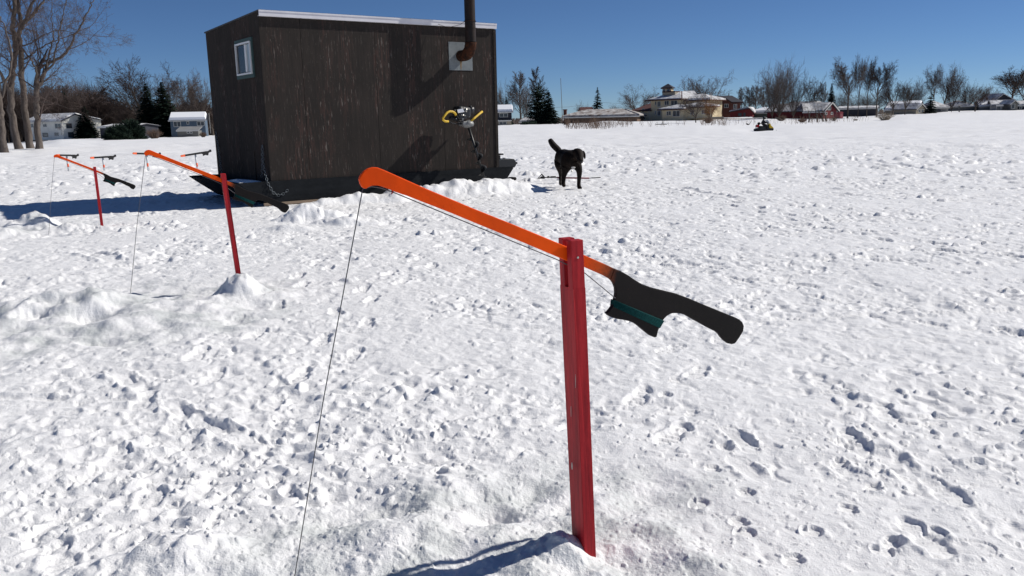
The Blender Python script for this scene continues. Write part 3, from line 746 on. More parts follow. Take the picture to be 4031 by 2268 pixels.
    for side in (0, 1):
     b = MB()   # bow and stern boards between the runners, and the decks
     (p, q) = ((( -0.495, 0.355), (-0.04, 0.02)), ((4.465, 0.325), (4.215, 0.035)))[side]
     if True:
        d = Vector((q[0] - p[0], q[1] - p[1])); nn = Vector((d.y, -d.x)).normalized() * 0.02
        if p[0] > 1: nn = -nn
        P = [(p[0], p[1]), (q[0], q[1]), (q[0] - nn.x, q[1] - nn.y), (p[0] - nn.x, p[1] - nn.y)]
        b.prism([cab(u, 0.0235, z) for u, z in P], CE * (CW - 0.047))
     if side == 0: b.hexa([cab(-0.47, 0.0235, 0.340), cab(-0.004, 0.0235, 0.296), cab(-0.004, CW - .0235, 0.296), cab(-0.47, CW - .0235, 0.340)], [cab(-0.47, 0.0235, 0.356), cab(-0.004, 0.0235, 0.316), cab(-0.004, CW - .0235, 0.316), cab(-0.47, CW - .0235, 0.356)])
     else: b.hexa([cab(CL + .004, 0.0235, 0.31), cab(4.45, 0.0235, 0.33), cab(4.45, CW - .0235, 0.33), cab(CL + .004, CW - .0235, 0.31)], [cab(CL + .004, 0.0235, 0.326), cab(4.45, 0.0235, 0.346), cab(4.45, CW - .0235, 0.346), cab(CL + .004, CW - .0235, 0.326)])
     b.build('sled_deck', M['skid'], c)
    b = MB()
    b.hexa([cab(-0.15, -0.06, 0.012), cab(1.25, -0.06, 0.012), cab(1.25, -0.02, 0.012), cab(-0.15, -0.02, 0.012)], [cab(-0.15, -0.06, 0.05), cab(1.25, -0.06, 0.05), cab(1.25, -0.02, 0.05), cab(-0.15, -0.02, 0.05)])
    b.build('rubbing_strip', M['wood_raw'], c)
    # snow lying on the front deck
    b = MB()
    N1, N2 = 14, 10
    vv = [[None] * N2 for _ in range(N1)]
    for i in range(N1):
        for j in range(N2):
            s = i / (N1 - 1); t = j / (N2 - 1)
            e = max(0, 1 - (2 * s - 1) ** 2) * max(0, 1 - (2 * t - 1) ** 4)
            vv[i][j] = b.bm.verts.new(cab(-0.46 + 0.45 * t, 0.06 + 0.85 * s + 0.03 * math.sin(9 * t), 0.352 - 0.036 * t + 0.065 * e ** 0.5 * (0.8 + 0.3 * math.sin(5 * s + 2 * t))))
    for i in range(N1 - 1):
        for j in range(N2 - 1):
            f = b.bm.faces.new((vv[i][j], vv[i + 1][j], vv[i + 1][j + 1], vv[i][j + 1])); f.smooth = True
    b.build('deck_snow', M['snowlump'], c)
    return c
cabin()

def chain(pts, link=0.052, r=0.0042):
    b = MB(); pts = [Vector(p) for p in pts]
    # resample
    L = [0]
    for a, c in zip(pts[:-1], pts[1:]): L.append(L[-1] + (c - a).length)
    n = int(L[-1] / (link * 0.74)); k = 0
    for i in range(n):
        s = (i + 0.5) * L[-1] / n
        while L[k + 1] < s: k += 1
        t = (s - L[k]) / (L[k + 1] - L[k]); p = pts[k].lerp(pts[k + 1], t); d = (pts[k + 1] - pts[k]).normalized()
        sd = d.cross(CE if i % 2 else CF).normalized()
        ring = []
        for q in range(13):
            a = q / 12 * 2 * math.pi
            ring.append(p + d * (link / 2 * math.cos(a) * 1.0) + sd * (link * 0.33 * math.sin(a)))
        b.tube(ring, r, 5, cap=False)
    return b
b = chain([cab(-0.02, 0.20, 0.90), cab(-0.035, 0.215, 0.62), cab(-0.05, 0.24, 0.42)])
b2 = chain([cab(-0.02, 0.19, 0.90), cab(-0.06, 0.10, 0.62), cab(-0.07, -0.03, 0.36), cab(0.0, -0.05, 0.20), cab(0.08, -0.04, 0.155), cab(0.16, -0.034, 0.17), cab(0.24, -0.030, 0.225)])
for f in ():
    pass
tmp = bpy.data.meshes.new('tmp'); b2.bm.to_mesh(tmp); b.bm.from_mesh(tmp); bpy.data.meshes.remove(tmp); b2.bm.free()
tc_ = empty('tow_chain', cab(-0.03, 0.2, 0.9), 'galvanised tow chain hanging in two strands at the near corner of the cabin', 'chain', 'tow chains on the cabin')
b.build('links', M['chain'], tc_)
tc_ = empty('tow_chain', cab(-0.03, CW - .2, 0.9), 'dark thin chain hanging at the far corner of the shaded cabin end', 'chain', 'tow chains on the cabin')
chain([cab(-0.02, CW - .16, 1.10), cab(-0.03, CW - .26, 0.75), cab(-0.05, CW - .38, 0.40)]).build('links', mat('dull_chain', (0.10, 0.12, 0.14), 0.5, 0.4, 0.5), tc_)

# black case and clamp on the stern deck
def case():
    c = empty('equipment_case', cab(4.35, 0.55, 0.34), 'black plastic case with a knob lying on the stern deck beyond the cabin wall', 'case')
    P0 = cab(0, 0.6, 0)
    def q(px, py): return on_plane(px, py, P0, CE)
    out = [(1950, 629), (2012, 625), (2024, 626), (2031, 634), (2033, 650), (2026, 660), (2016, 661), (1950, 661)]
    b = MB(); b.prism([q(*p) for p in out], CE * 0.55); b.build('body', M['black_plastic'], c, bevel=0.008)
    b = MB(); b.prism([q(*p) for p in [(1990, 622.5), (2006, 622), (2007, 625.2), (1990, 626)]], CE * 0.10); b.build('label_patch', M['sticker'], c)
    b = MB(); b.prism([q(*p) for p in [(2031, 639), (2037, 638), (2037, 646), (2033, 646)]], CE * 0.07); b.build('knob', M['black_plastic'], c)
    b = MB(); b.prism([q(*p) for p in [(1950, 613), (1970, 612), (1970, 628), (1950, 629)]], CE * 0.1)
    b.prism([q(*p) for p in [(1950, 607), (1981, 604.5), (1983, 610), (1950, 613)]], CE * 0.25); b.build('clamp', M['black_matte'], c)
case()
# ------------------------------------------------------------------ ice auger leaning on the cabin
def auger():
    PLN = cab(0, -0.27, 0)
    def q(zx, zy, dv=0.0):
        return on_plane(1650 + zx / 4.263, 380 + zy / 4.263, PLN + CE * dv, CE)
    A = q(835, 530); Bt = q(1085, 1345)
    Bt = A + (Bt - A) * 1.02
    root = empty('ice_auger', (Bt.x, Bt.y, 0.1), 'motor ice auger with yellow grips and black spiral bit leaning on the cabin', 'auger')
    d = (Bt - A).normalized()
    b = MB(); b.tube([A, Bt], 0.021, 10)
    # spiral flighting
    u = CF - d * CF.dot(d); u.normalize(); v = d.cross(u)
    L = (Bt - A).length; n = 150; pitch = 0.215; s0 = 0.14
    pv = None
    for i in range(n + 1):
        s = s0 + (L - s0 + 0.02) * i / n; a = 2 * math.pi * (s - s0) / pitch + 2.2
        r = 0.092
        e = u * math.cos(a) + v * math.sin(a)
        p0 = A + d * s + e * 0.018; p1 = A + d * (s - 0.008) + e * r
        w0 = b.bm.verts.new(p0); w1 = b.bm.verts.new(p1); w2 = b.bm.verts.new(p1 + d * 0.004); w3 = b.bm.verts.new(p0 + d * 0.004)
        if pv:
            for k in range(4):
                f = b.bm.faces.new((pv[k], pv[(k + 1) % 4], (w0, w1, w2, w3)[(k + 1) % 4], (w0, w1, w2, w3)[k]))
                if k in (0, 2): f.smooth = True
        pv = (w0, w1, w2, w3)
    b.build('auger_bit', M['black_plastic'], root, recalc=False)
    # gearbox
    b = MB()
    b.tube([q(800, 400), q(806, 440), q(812, 480), q(818, 522)], [0.055, 0.105, 0.115, 0.05], 18)
    b.box(q(740, 452), (0.10, 0.16, 0.07), (CF, CE, UP), 0.012); b.tube([q(870, 440, -.07), q(885, 500, -.07)], [0.035, 0.03], 12)
    b.box(q(700, 385), (0.07, 0.10, 0.05), (CF, CE, UP), 0.01)
    b.build('gearbox', M['alu'], root)
    # engine
    b = MB(); b.box(q(715, 265), (0.26, 0.22, 0.19), ((CF - UP * 0.12).normalized(), CE, (UP + CF * 0.12).normalized()), 0.045)
    b.box(q(700, 345, -.02), (0.16, 0.16, 0.07), (CF, CE, UP), 0.02); b.tube([q(730, 235), q(722, 170)], [0.05, 0.022], 12)
    eng = b.build('engine', M['black_plastic'], root)
    b = MB(); b.prism([q(638, 222, -.115), q(735, 203, -.115), (q(760, 258, -.115)), q(655, 280, -.115)], CE * 0.008); b.build('sticker', M['sticker'], eng)
    b = MB(); b.tube([q(780, 200, -.09), q(785, 262, -.09)], [0.026, 0.026], 12); b.tube([q(778, 200, -.1), q(740, 185, -.1)], 0.006, 6)
    b.build('muffler', M['chrome'], eng)
    for (x, y) in ((845, 335), (735, 372), (625, 372), (604, 230), (820, 420)):
        b = MB(); b.tube([q(x, y, -.10), q(x, y, -.06)], 0.009, 8); b.build('bolt', M['chrome'], eng)
    b = MB(); b.tube([q(700, 300, -.11), q(780, 325, -.11)], 0.012, 8); b.build('fuel_pipe', M['chrome'], eng)
    b = MB(); b.tube([q(862, 292), q(860, 180)], [0.062, 0.068], 16); b.tube([q(860, 180), q(850, 158)], [0.03, 0.024], 10); b.tube([q(905, 205, -.02), q(905, 232, -.02)], 0.028, 10)
    b.tube([q(800, 330), q(850, 300)], 0.035, 10); b.build('air_filter', M['black_plastic'], eng)
    # handles
    b = MB(); b.tube([q(618, 312, -.14), q(595, 275, -.15), q(560, 254, -.15), q(515, 250, -.16), q(470, 272, -.17), q(430, 318, -.18), q(398, 365, -.18), q(402, 392, -.18), q(425, 412, -.17), q(455, 420, -.16), q(488, 420, -.15)], 0.0185, 12)
    b.build('left_grip', M['yellow'], root)
    b = MB(); b.tube([q(863, 418, -.06), q(930, 360, -.04), q(1000, 300, 0.0), q(1058, 254, .03)], 0.0185, 12); b.build('right_grip', M['yellow'], root)
    b = MB(); b.tube([q(490, 420, -.15), q(560, 450, -.1), q(640, 462, -.05), q(735, 455)], 0.011, 8); b.tube([q(618, 312, -.14), q(660, 360, -.10), q(720, 402, -.03), q(770, 440)], 0.011, 8)
    b.tube([q(863, 418, -.06), q(820, 440, -.03)], 0.012, 8); b.tube([q(1058, 254, .03), q(990, 282, .10), q(900, 350, .12), q(840, 430, .04)], 0.011, 8)
    b.tube([q(560, 300, -.12), q(555, 330, -.05), q(610, 350, -.02)], 0.008, 6); b.tube([q(520, 350, -.06), q(650, 400, -.02)], 0.030, 10)
    b.build('handle_bar', M['black_matte'], root)
auger()

# ------------------------------------------------------------------ jiggers (balanced fishing sticks on posts)
PHI = math.radians(25)
OUT_TOP = [(1412, 706), (1416, 694), (1422, 684), (1432, 673), (1446, 664), (1466, 658), (1484, 659), (1512, 670), (1660, 736), (1860, 820), (2020, 884), (2233, 972), (2289, 1000), (2380, 1040), (2414, 1056)]
OUT_HTOP = [(2414, 1056), (2440, 1066), (2470, 1083), (2496, 1101), (2523, 1117), (2561, 1131), (2610, 1143), (2659, 1155), (2710, 1174), (2764, 1197), (2830, 1224), (2885, 1246), (2906, 1256), (2918, 1267), (2924, 1282), (2921, 1302), (2907, 1326), (2893, 1346), (2886, 1352), (2877, 1354), (2862, 1351), (2848, 1341), (2834, 1326), (2826, 1314), (2814, 1304), (2781, 1288), (2740, 1265), (2711, 1249), (2692, 1238), (2677, 1234), (2660, 1232), (2645, 1232), (2633, 1236), (2621, 1243), (2610, 1254), (2602, 1265), (2593, 1284), (2586, 1303), (2583, 1318), (2580, 1326), (2572, 1327), (2554, 1319), (2535, 1304), (2519, 1291), (2505, 1279), (2491, 1270), (2472, 1263), (2449, 1258), (2427, 1255), (2407, 1249), (2392, 1242), (2382, 1233), (2394, 1221), (2401, 1212), (2409, 1200), (2413, 1188), (2416, 1174), (2419, 1162), (2420, 1152), (2419, 1134), (2413, 1117), (2406, 1106), (2398, 1098)]
OUT_BOT = [(2398, 1098), (2376, 1085), (2340, 1069), (2290, 1047), (2233, 1028), (2061, 955), (1900, 890), (1780, 840), (1600, 770), (1560, 757), (1530, 744), (1512, 738), (1498, 733), (1484, 730), (1464, 730), (1452, 735), (1440, 742), (1432, 742), (1424, 736), (1416, 722)]
def arm_shape():
    base = at_z(2290, 2130, 0.03); A = Vector((math.cos(PHI), math.sin(PHI), 0)); N = Vector((-A.y, A.x, 0))
    o = on_plane(1412, 706, base, N); e = on_plane(2924, 1282, base, N)
    s = (e - o); L = s.length; s.normalize(); t = N.cross(s); t = -t if t.z < 0 else t
    f = lambda p: ((on_plane(*p, base, N) - o).dot(s), (on_plane(*p, base, N) - o).dot(t))
    return f, L
ARM_F, ARM_L = arm_shape()
def fluo():
    """orange paint sprayed over a black handle: the change sits at a fixed place along the stick"""
    m = bpy.data.materials.new('orange_to_black_spray'); m.use_nodes = True
    n = m.node_tree.nodes; l = m.node_tree.links; b = n['Principled BSDF']
    b.inputs['Roughness'].default_value = 0.55; b.inputs['Specular IOR Level'].default_value = 0.15
    at = n.new('ShaderNodeAttribute'); at.attribute_name = 'along'
    tc = n.new('ShaderNodeTexCoord'); ns = n.new('ShaderNodeTexNoise'); ns.inputs['Scale'].default_value = 70; ns.inputs['Detail'].default_value = 4
    l.new(tc.outputs['Object'], ns.inputs[0])
    ad = n.new('ShaderNodeMath'); ad.operation = 'MULTIPLY_ADD'; ad.inputs[1].default_value = 0.03; l.new(ns.outputs[0], ad.inputs[0]); l.new(at.outputs['Fac'], ad.inputs[2])
    r = n.new('ShaderNodeValToRGB'); cr = r.color_ramp
    cr.elements[0].position = 0.0; cr.elements[0].color = (1.0, 0.085, 0.0, 1)
    cr.elements[1].position = 1.0; cr.elements[1].color = (0.013, 0.011, 0.010, 1)
    for p, c in ((0.532, (0.96, 0.10, 0.002, 1)), (0.582, (0.55, 0.09, 0.016, 1)), (0.604, (0.16, 0.04, 0.014, 1)), (0.624, (0.015, 0.012, 0.011, 1))):
        e = cr.elements.new(p); e.color = c
    l.new(ad.outputs[0], r.inputs[0])
    n2 = n.new('ShaderNodeTexNoise'); n2.inputs['Scale'].default_value = 9; n2.inputs['Detail'].default_value = 3; l.new(tc.outputs['Object'], n2.inputs[0])
    mr = n.new('ShaderNodeMapRange'); mr.inputs[1].default_value = 0.3; mr.inputs[2].default_value = 0.7; mr.inputs[3].default_value = 0.80; mr.inputs[4].default_value = 1.1; l.new(n2.outputs[0], mr.inputs[0])
    mx = n.new('ShaderNodeMix'); mx.data_type = 'RGBA'; mx.blend_type = 'MULTIPLY'; mx.inputs[0].default_value = 1; l.new(r.outputs[0], mx.inputs[6]); l.new(mr.outputs[0], mx.inputs[7])
    # scuffs and grime rubbed into the paint
    n3 = n.new('ShaderNodeTexNoise'); n3.inputs['Scale'].default_value = 38; n3.inputs['Detail'].default_value = 6; n3.inputs['Roughness'].default_value = 0.75; l.new(tc.outputs['Object'], n3.inputs[0])
    m3 = n.new('ShaderNodeMapRange'); m3.inputs[1].default_value = 0.64; m3.inputs[2].default_value = 0.72; m3.inputs[3].default_value = 0.0; m3.inputs[4].default_value = 0.35; l.new(n3.outputs[0], m3.inputs[0])
    x3 = n.new('ShaderNodeMix'); x3.data_type = 'RGBA'; l.new(m3.outputs[0], x3.inputs[0]); l.new(mx.outputs[2], x3.inputs[6]); x3.inputs[7].default_value = (0.10, 0.04, 0.025, 1)
    mx = x3
    l.new(mx.outputs[2], b.inputs['Base Color'])
    bp = n.new('ShaderNodeBump'); bp.inputs['Distance'].default_value = 0.0009; bp.inputs['Strength'].default_value = 0.6; l.new(ns.outputs[0], bp.inputs['Height']); l.new(bp.outputs[0], b.inputs['Normal'])
    return m
M['fluo'] = fluo()
M['red_post'] = mat('dark_red_painted_wood', (0.52, 0.024, 0.030), 0.6, 0.2, vary=((0.27, 0.012, 0.018), (70, 70, 4), 0.16), bump=(55, 0.0012))
M['wood_chip'] = mat('bare_wood_chip', (0.50, 0.42, 0.38), 0.8)
M['thread'] = mat('teal_thread', (0.004, 0.055, 0.055), 0.8, 0.1, vary=((0.002, 0.03, 0.03), (200, 200, 200), 0.2))
M['line'] = mat('grey_fishing_line', (0.10, 0.10, 0.11), 0.5)

def jigger(root, tip, end, pivot, thick=0.013, line_r=0.0013, slot=None):
    """arm, handle, thread and line in the upright plane through pivot; tip and end are points of the place"""
    s = (end - tip); L = s.length; s.normalize(); k = L / ARM_L
    N = Vector((-math.sin(PHI), math.cos(PHI), 0)); t = s.cross(N); t = t if t.z > 0 else -t
    w = lambda p, dn=0.0: tip + s * (ARM_F(p)[0] * k) + t * (ARM_F(p)[1] * k) + N * dn
    h = thick / 2
    def plate(name, outline, hh, material, parent, bev=0.0):
        b = MB(); f1, f2 = b.prism([w(p, -hh) for p in outline], N * (2 * hh))
        bm = b.bm
        bmesh.ops.recalc_face_normals(bm, faces=list(bm.faces))
        bm.edges.ensure_lookup_table()
        ed = [e for e in bm.edges if (e in f1.edges or e in f2.edges)]
        if bev: bmesh.ops.bevel(bm, geom=ed, offset=bev, segments=2, profile=0.5, affect='EDGES')
        me = bpy.data.meshes.new(name); bm.to_mesh(me); bm.free()
        a = me.attributes.new('along', 'FLOAT', 'POINT')
        a.data.foreach_set('value', [(v.co - tip).dot(s) / L for v in me.vertices])
        return link_mesh(name, me, material, parent)
    arm = plate('arm', OUT_TOP + OUT_BOT, h, M['fluo'], root, 0.0022 * min(1, k))
    hd = plate('handle', OUT_HTOP, h * 1.06, M['fluo'], root, 0.0028)
    # thread wound round the two horns of the handle
    b = MB()
    a0, a1, b0, b1 = (2413, 1182), (2410, 1204), (2606, 1262), (2591, 1288)
    for i in range(13):
        f = i / 12
        pa = (a0[0] + (a1[0] - a0[0]) * f, a0[1] + (a1[1] - a0[1]) * f); pb = (b0[0] + (b1[0] - b0[0]) * f, b0[1] + (b1[1] - b0[1]) * f)
        hh = h * 1.06 + 0.0016 + 0.0007 * (i % 2)
        b.tube([w(pa, hh), w(pa, -hh), w(pb, -hh), w(pb, hh), w(pa, hh)], 0.0017 * k, 6, cap=False)
    b.build('thread', M['thread'], hd)
    b = MB()
    b.tube([w((2416, 1172), -hh), w((2300, 1075), -hh * .5), w((2190, 1021), 0), w((1900, 902), 0), w((1700, 820), 0), w((1560, 762), 0), w((1500, 740), 0), w((1462, 734), 0), w((1428, 742), 0)], line_r, 6)
    b.build('taut_line', M['line'], root)
    b = MB(); b.tube([w((1543, 748), 0), w((1545, 758), 0), w((1541, 764), 0)], 0.0016, 6); b.build('eyelet', M['red_post'], arm)
    return w, k

def post(root, base, top_z, W, T, lean, slot_z, mat_):
    """forked wooden post: a solid foot, two prongs with the arm between them"""
    A = Vector((math.cos(PHI), math.sin(PHI), 0)); N = Vector((-A.y, A.x, 0))
    g = 0.0095
    ax = lambda z: base + lean * ((z - base.z)) + UP * (z - base.z)
    b = MB()
    def hx(n0, n1, z0, z1, w=W):
        p, q = ax(z0), ax(z1)
        b.hexa([p - A * w / 2 + N * n0, p + A * w / 2 + N * n0, p + A * w / 2 + N * n1, p - A * w / 2 + N * n1],
               [q - A * w / 2 + N * n0, q + A * w / 2 + N * n0, q + A * w / 2 + N * n1, q - A * w / 2 + N * n1])
    hx(-T / 2, T / 2, base.z - 0.25, slot_z)
    hx(-T / 2, -g, slot_z + 0.0, top_z); hx(g, T / 2, slot_z + 0.0, top_z)
    bm = b.bm; bmesh.ops.remove_doubles(bm, verts=list(bm.verts), dist=1e-5)
    return b.build('post', mat_, root, bevel=0.0016)

# 1: the near one
base1 = at_z(2299, 2150, 0.02)
A_ = Vector((math.cos(PHI), math.sin(PHI), 0)); N_ = Vector((-A_.y, A_.x, 0))
j = empty('fishing_jigger', base1, 'large near orange and black wooden jigger balanced on a dark red post', 'fishing rod', 'orange wooden jiggers on red posts')
lean1 = Vector((-0.037, 0.0, 0))
po = post(j, base1, 0.893, 0.0360, 0.069, lean1, 0.765, M['red_post'])
pl0 = base1 + lean1 * 0.85
tip1 = on_plane(1412, 706, pl0, N_); end1 = on_plane(2924, 1282, pl0, N_)
w1, k1 = jigger(j, tip1, end1, pl0, 0.0125)
b = MB(); pA = base1 + lean1 * 0.82 + UP * (0.848 - base1.z)
b.tube([pA - N_ * 0.0357, pA + N_ * 0.0357], 0.003, 8); b.build('pivot_pin', M['chrome'], j)
for (px, py, sx, sz) in ((2262, 1330, 0.0012, 0.03), (2266, 1500, 0.0010, 0.02), (2248, 1620, 0.0009, 0.016), (2252, 1835, 0.0035, 0.011), (2214, 1218, 0.003, 0.008), (2256, 1230, 0.0016, 0.012)):
    # bare spots where paint chipped off, on the post's left side face
    P0 = base1 + lean1 * 0.5 - A_ * 0.0181
    c = on_plane(px, py, P0, A_); b = MB()
    b.prism([c - A_ * 0.0006 + N_ * sx * math.cos(t) + UP * sz * math.sin(t) for t in np.linspace(0, 2 * math.pi, 10, endpoint=False)], A_ * 0.0008); b.build('paint_chip', M['wood_chip'], po)

b = MB(); hole = at_z(1150, 2330, 0.0); hole = Vector((hole.x, hole.y, 0.0))
b.tube([w1((1428, 742)), tip1.lerp(hole, 0.5) + Vector((0, 0, -0.003)), hole], 0.0013, 6); b.build('hanging_line', M['line'], j)

# 2 and 3: the same stick further off
def small(label, base_px, zb, Yt, tip, end, hole_px, top_px, pin):
    base = at_z(*base_px, zb)
    N = N_
    top = on_plane(*top_px, base, N)
    r = empty('fishing_jigger', base, label, 'fishing rod', 'orange wooden jiggers on red posts')
    ln = Vector(((top.x - base.x) / (top.z - base.z), 0, 0))
    post(r, base, top.z + 0.01, 0.032, 0.056, ln, top.z - 0.12, M['red_post'])
    pl = base + ln * (top.z - base.z)
    t = on_plane(*tip, pl, N); e = on_plane(*end, pl, N)
    w, k = jigger(r, t, e, pl, 0.014, 0.0018)
    b = MB(); hp = at_z(*hole_px, 0.0)
    b.tube([w((1428, 742)), t.lerp(hp, 0.5) + Vector((0, 0, -.01)), hp + Vector((0, 0, -.03))], 0.0019, 6); b.build('hanging_line', M['line'], r)
    print('jigger', base, top, (e - t).length)
small('middle orange jigger in front of the cabin, red post set in a snow cone', (942, 1105), 0.10, 0, (567, 603), (1138, 814), (510, 1158), (874, 690), 0)
small('smallest orange jigger on a dark red post beside the long blue cabin shadow', (402, 892), 0.0, 0, (211, 615), (534, 733), (190, 925), (372, 660), 0)

# the four far jiggers: dark sticks on white tubes with an orange band
M['tube'] = mat('white_plastic_tube', (0.62, 0.64, 0.66), 0.4); M['band'] = mat('orange_band', (0.9, 0.16, 0.06), 0.5)
def far_jigger(label, top_px, foot_px, a_px, b_px, zf=0.05):
    foot = at_z(*foot_px, zf); top = at_y(*top_px, foot.y)
    r = empty('ice_fishing_stick', foot, label, 'fishing rod', 'dark jiggers on white tubes')
    b = MB(); b.tube([foot - UP * 0.1, top], 0.024, 10); p = b.build('tube_post', M['tube'], r)
    b = MB(); a = foot.lerp(top, 0.18); c = foot.lerp(top, 0.40); b.tube([a, c], 0.0255, 10); b.build('band', M['band'], p)
    pa = at_y(*a_px, foot.y - 0.4); pb = at_y(*b_px, foot.y + 0.3)
    d = (pb - pa); L = d.length; d.normalize(); s = UP - d * UP.dot(d); s.normalize(); n = d.cross(s)
    prof = [(0, .012), (.02, .022), (.30, .020), (.6, .022), (.66, .02), (.80, .022), (.90, .018), (.97, .045), (1.0, .03), (1.0, -.005), (.96, -.012), (.90, -.02), (.88, -.06), (.86, -.075), (.78, -.055), (.70, -.07), (.71, -.035), (.66, -.018), (.3, -.018), (.02, -.02), (0, -.012)]
    b = MB(); b.prism([pa + d * (x * L) + s * (y * 1.25) - n * 0.01 for x, y in prof], n * 0.02); arm = b.build('arm', M['black_matte'], r)
    b = MB(); b.prism([pa + d * (x * L) + s * y - n * 0.0115 for x, y in [(-.005, .02), (.13, .032), (.13, -.030), (-.005, -.02)]], n * 0.023); b.build('tip', M['band'], arm)
far_jigger('dark fishing stick on a white tube directly behind the smallest orange jigger tip', (262, 612), (270, 667), (222, 611), (310, 613))
far_jigger('dark fishing stick on a white tube alone between the two orange jiggers', (404, 618), (411, 669), (356, 622), (457, 616))
far_jigger('dark fishing stick partly hidden behind the tip of the middle orange jigger', (577, 606), (583, 667), (523, 604), (633, 608))
far_jigger('dark fishing stick on a white tube, tilted up, beside the cabin corner', (768, 603), (778, 668), (712, 615), (832, 596))

# ------------------------------------------------------------------ the dog
def skin_mesh(name, nodes, edges, root_i, material, parent, sub=2):
    """one continuous surface grown round a skeleton: nodes (point, rx, ry)"""
    me = bpy.data.meshes.new(name)
    me.from_pydata([tuple(n[0]) for n in nodes], edges, [])
    o = link_mesh(name, me, material, parent)
    md = o.modifiers.new('skin', 'SKIN'); md.use_smooth_shade = True; md.branch_smoothing = 0.6
    sv = me.skin_vertices
    if not sv: 
        bm = bmesh.new(); bm.from_mesh(me); bm.verts.layers.skin.verify(); bm.to_mesh(me); bm.free(); sv = me.skin_vertices
    for i, n in enumerate(nodes):
        sv[0].data[i].radius = (n[1], n[2] if len(n) > 2 else n[1]); sv[0].data[i].use_root = (i == root_i)
    s = o.modifiers.new('sub', 'SUBSURF'); s.levels = sub; s.render_levels = sub
    return o
M['fur'] = mat('black_brown_fur', (0.0045, 0.0035, 0.003), 0.7, 0.15, vary=((0.016, 0.009, 0.006), (9, 9, 14), 0.2), bump=(90, 0.004))
def dog():
    YD = 14.62
    def q(zx, zy, dy=0.0): return at_y(2080 + zx / 5.176, 500 + zy / 5.176, YD + dy)
    foot = q(860, 1240)
    r = empty('dog', (foot.x, foot.y, 0.0), 'black Labrador type dog with raised tail walking on the snow, head turned right', 'dog')
    BF = 1.22
    N = []; E = []
    def add(p, rx, ry=None, par=None):
        N.append((p, rx * BF, (ry or rx) * BF)); i = len(N) - 1
        if par is not None: E.append((par, i))
        return i
    def leg(par, pts):
        for (x, y, d, rr) in pts: par = add(q(x, y, d), rr / 1.12, rr / 1.0, par)
    pel = add(q(665, 560, .30), .118, .125)
    loin = add(q(740, 595, .16), .128, .14, pel)
    rib = add(q(815, 655, .0), .148, .165, loin)
    sh = add(q(880, 670, -.13), .125, .155, rib)
    ch = add(q(935, 745, -.20), .105, .12, sh)
    nk = add(q(950, 590, -.24), .100, .11, sh)
    hd0 = add(q(1003, 535, -.31), .092, .092, nk)
    hd1 = add(q(1040, 560, -.38), .072, .074, hd0)
    mz = add(q(1058, 645, -.50), .047, .048, hd1)
    ms = add(q(1066, 722, -.60), .040, .036, mz)
    t = add(q(630, 492, .36), .060, .055, pel)
    for (x, y, rr) in ((590, 448, .050), (530, 395, .050), (480, 335, .048), (446, 272, .040), (430, 240, .026)): t = add(q(x, y, .40), rr, rr, t)
    leg(pel, [(610, 660, .30, .090), (612, 780, .22, .064), (640, 900, .30, .034), (652, 980, .36, .025), (650, 1120, .30, .022), (655, 1180, .24, .026)])
    leg(pel, [(700, 680, .40, .080), (690, 800, .34, .050), (672, 920, .44, .028), (674, 1090, .42, .022), (680, 1150, .36, .026)])
    leg(sh, [(800, 790, -.12, .082), (748, 900, -.10, .050), (722, 1010, -.10, .034), (714, 1120, -.10, .028), (716, 1185, -.12, .032), (735, 1212, -.18, .028)])
    leg(ch, [(1010, 790, -.20, .076), (1040, 900, -.24, .048), (1036, 1020, -.24, .034), (1026, 1150, -.25, .029), (1030, 1225, -.28, .034), (1068, 1262, -.36, .030)])
    body = skin_mesh('body', N, E, pel, M['fur'], r)
    tex = None
    # ears: hanging flaps
    for (pts, nm) in (([q(1090, 470, -.32), q(1140, 478, -.33), q(1172, 540, -.33), q(1176, 640, -.33), q(1150, 682, -.34), q(1128, 620, -.34), q(1105, 560, -.34)], 'ear'), ([q(925, 515, -.32), q(960, 500, -.36), q(945, 590, -.40), q(905, 665, -.40), q(870, 675, -.38), q(850, 620, -.36), q(880, 560, -.34)], 'ear')):
        b = MB(); b.prism(pts, Vector((0, 0.035, 0))); o = b.build(nm, M['fur'], r); md = o.modifiers.new('sub', 'SUBSURF'); md.levels = 2; md.render_levels = 2
        for p in o.data.polygons: p.use_smooth = True
    b = MB(); b.ball(q(1082, 708, -.66), 0.020, 10, (1.2, .8, .8)); b.build('nose', M['black_plastic'], r)
    for (x, y) in ((1020, 590), (1085, 592)):
        b = MB(); b.ball(q(x, y - 20, -.475), 0.010, 8); b.build('eye', M['glass_dark'], r)
    b = MB()
    b.ball(q(915, 828, -.345), 0.03, 10, (1.25, .4, .55)); b.build('chest_patch', mat('white_fur', (0.6, 0.58, 0.55), 0.8), r)
    b = MB(); b.tube([q(885, 875, -.33), q(887, 905, -.35), q(889, 925, -.35)], [0.006, 0.011, 0.011], 8); b.build('collar_tag', M['chrome'], r)
    # brindled forehead stripe and muzzle skin
    b = MB(); b.ball(q(1056, 650, -.555), 0.016, 10, (0.9, .5, 2.0)); b.build('muzzle_patch', mat('greying_muzzle', (0.05, 0.034, 0.026), 0.7), r)
dog()
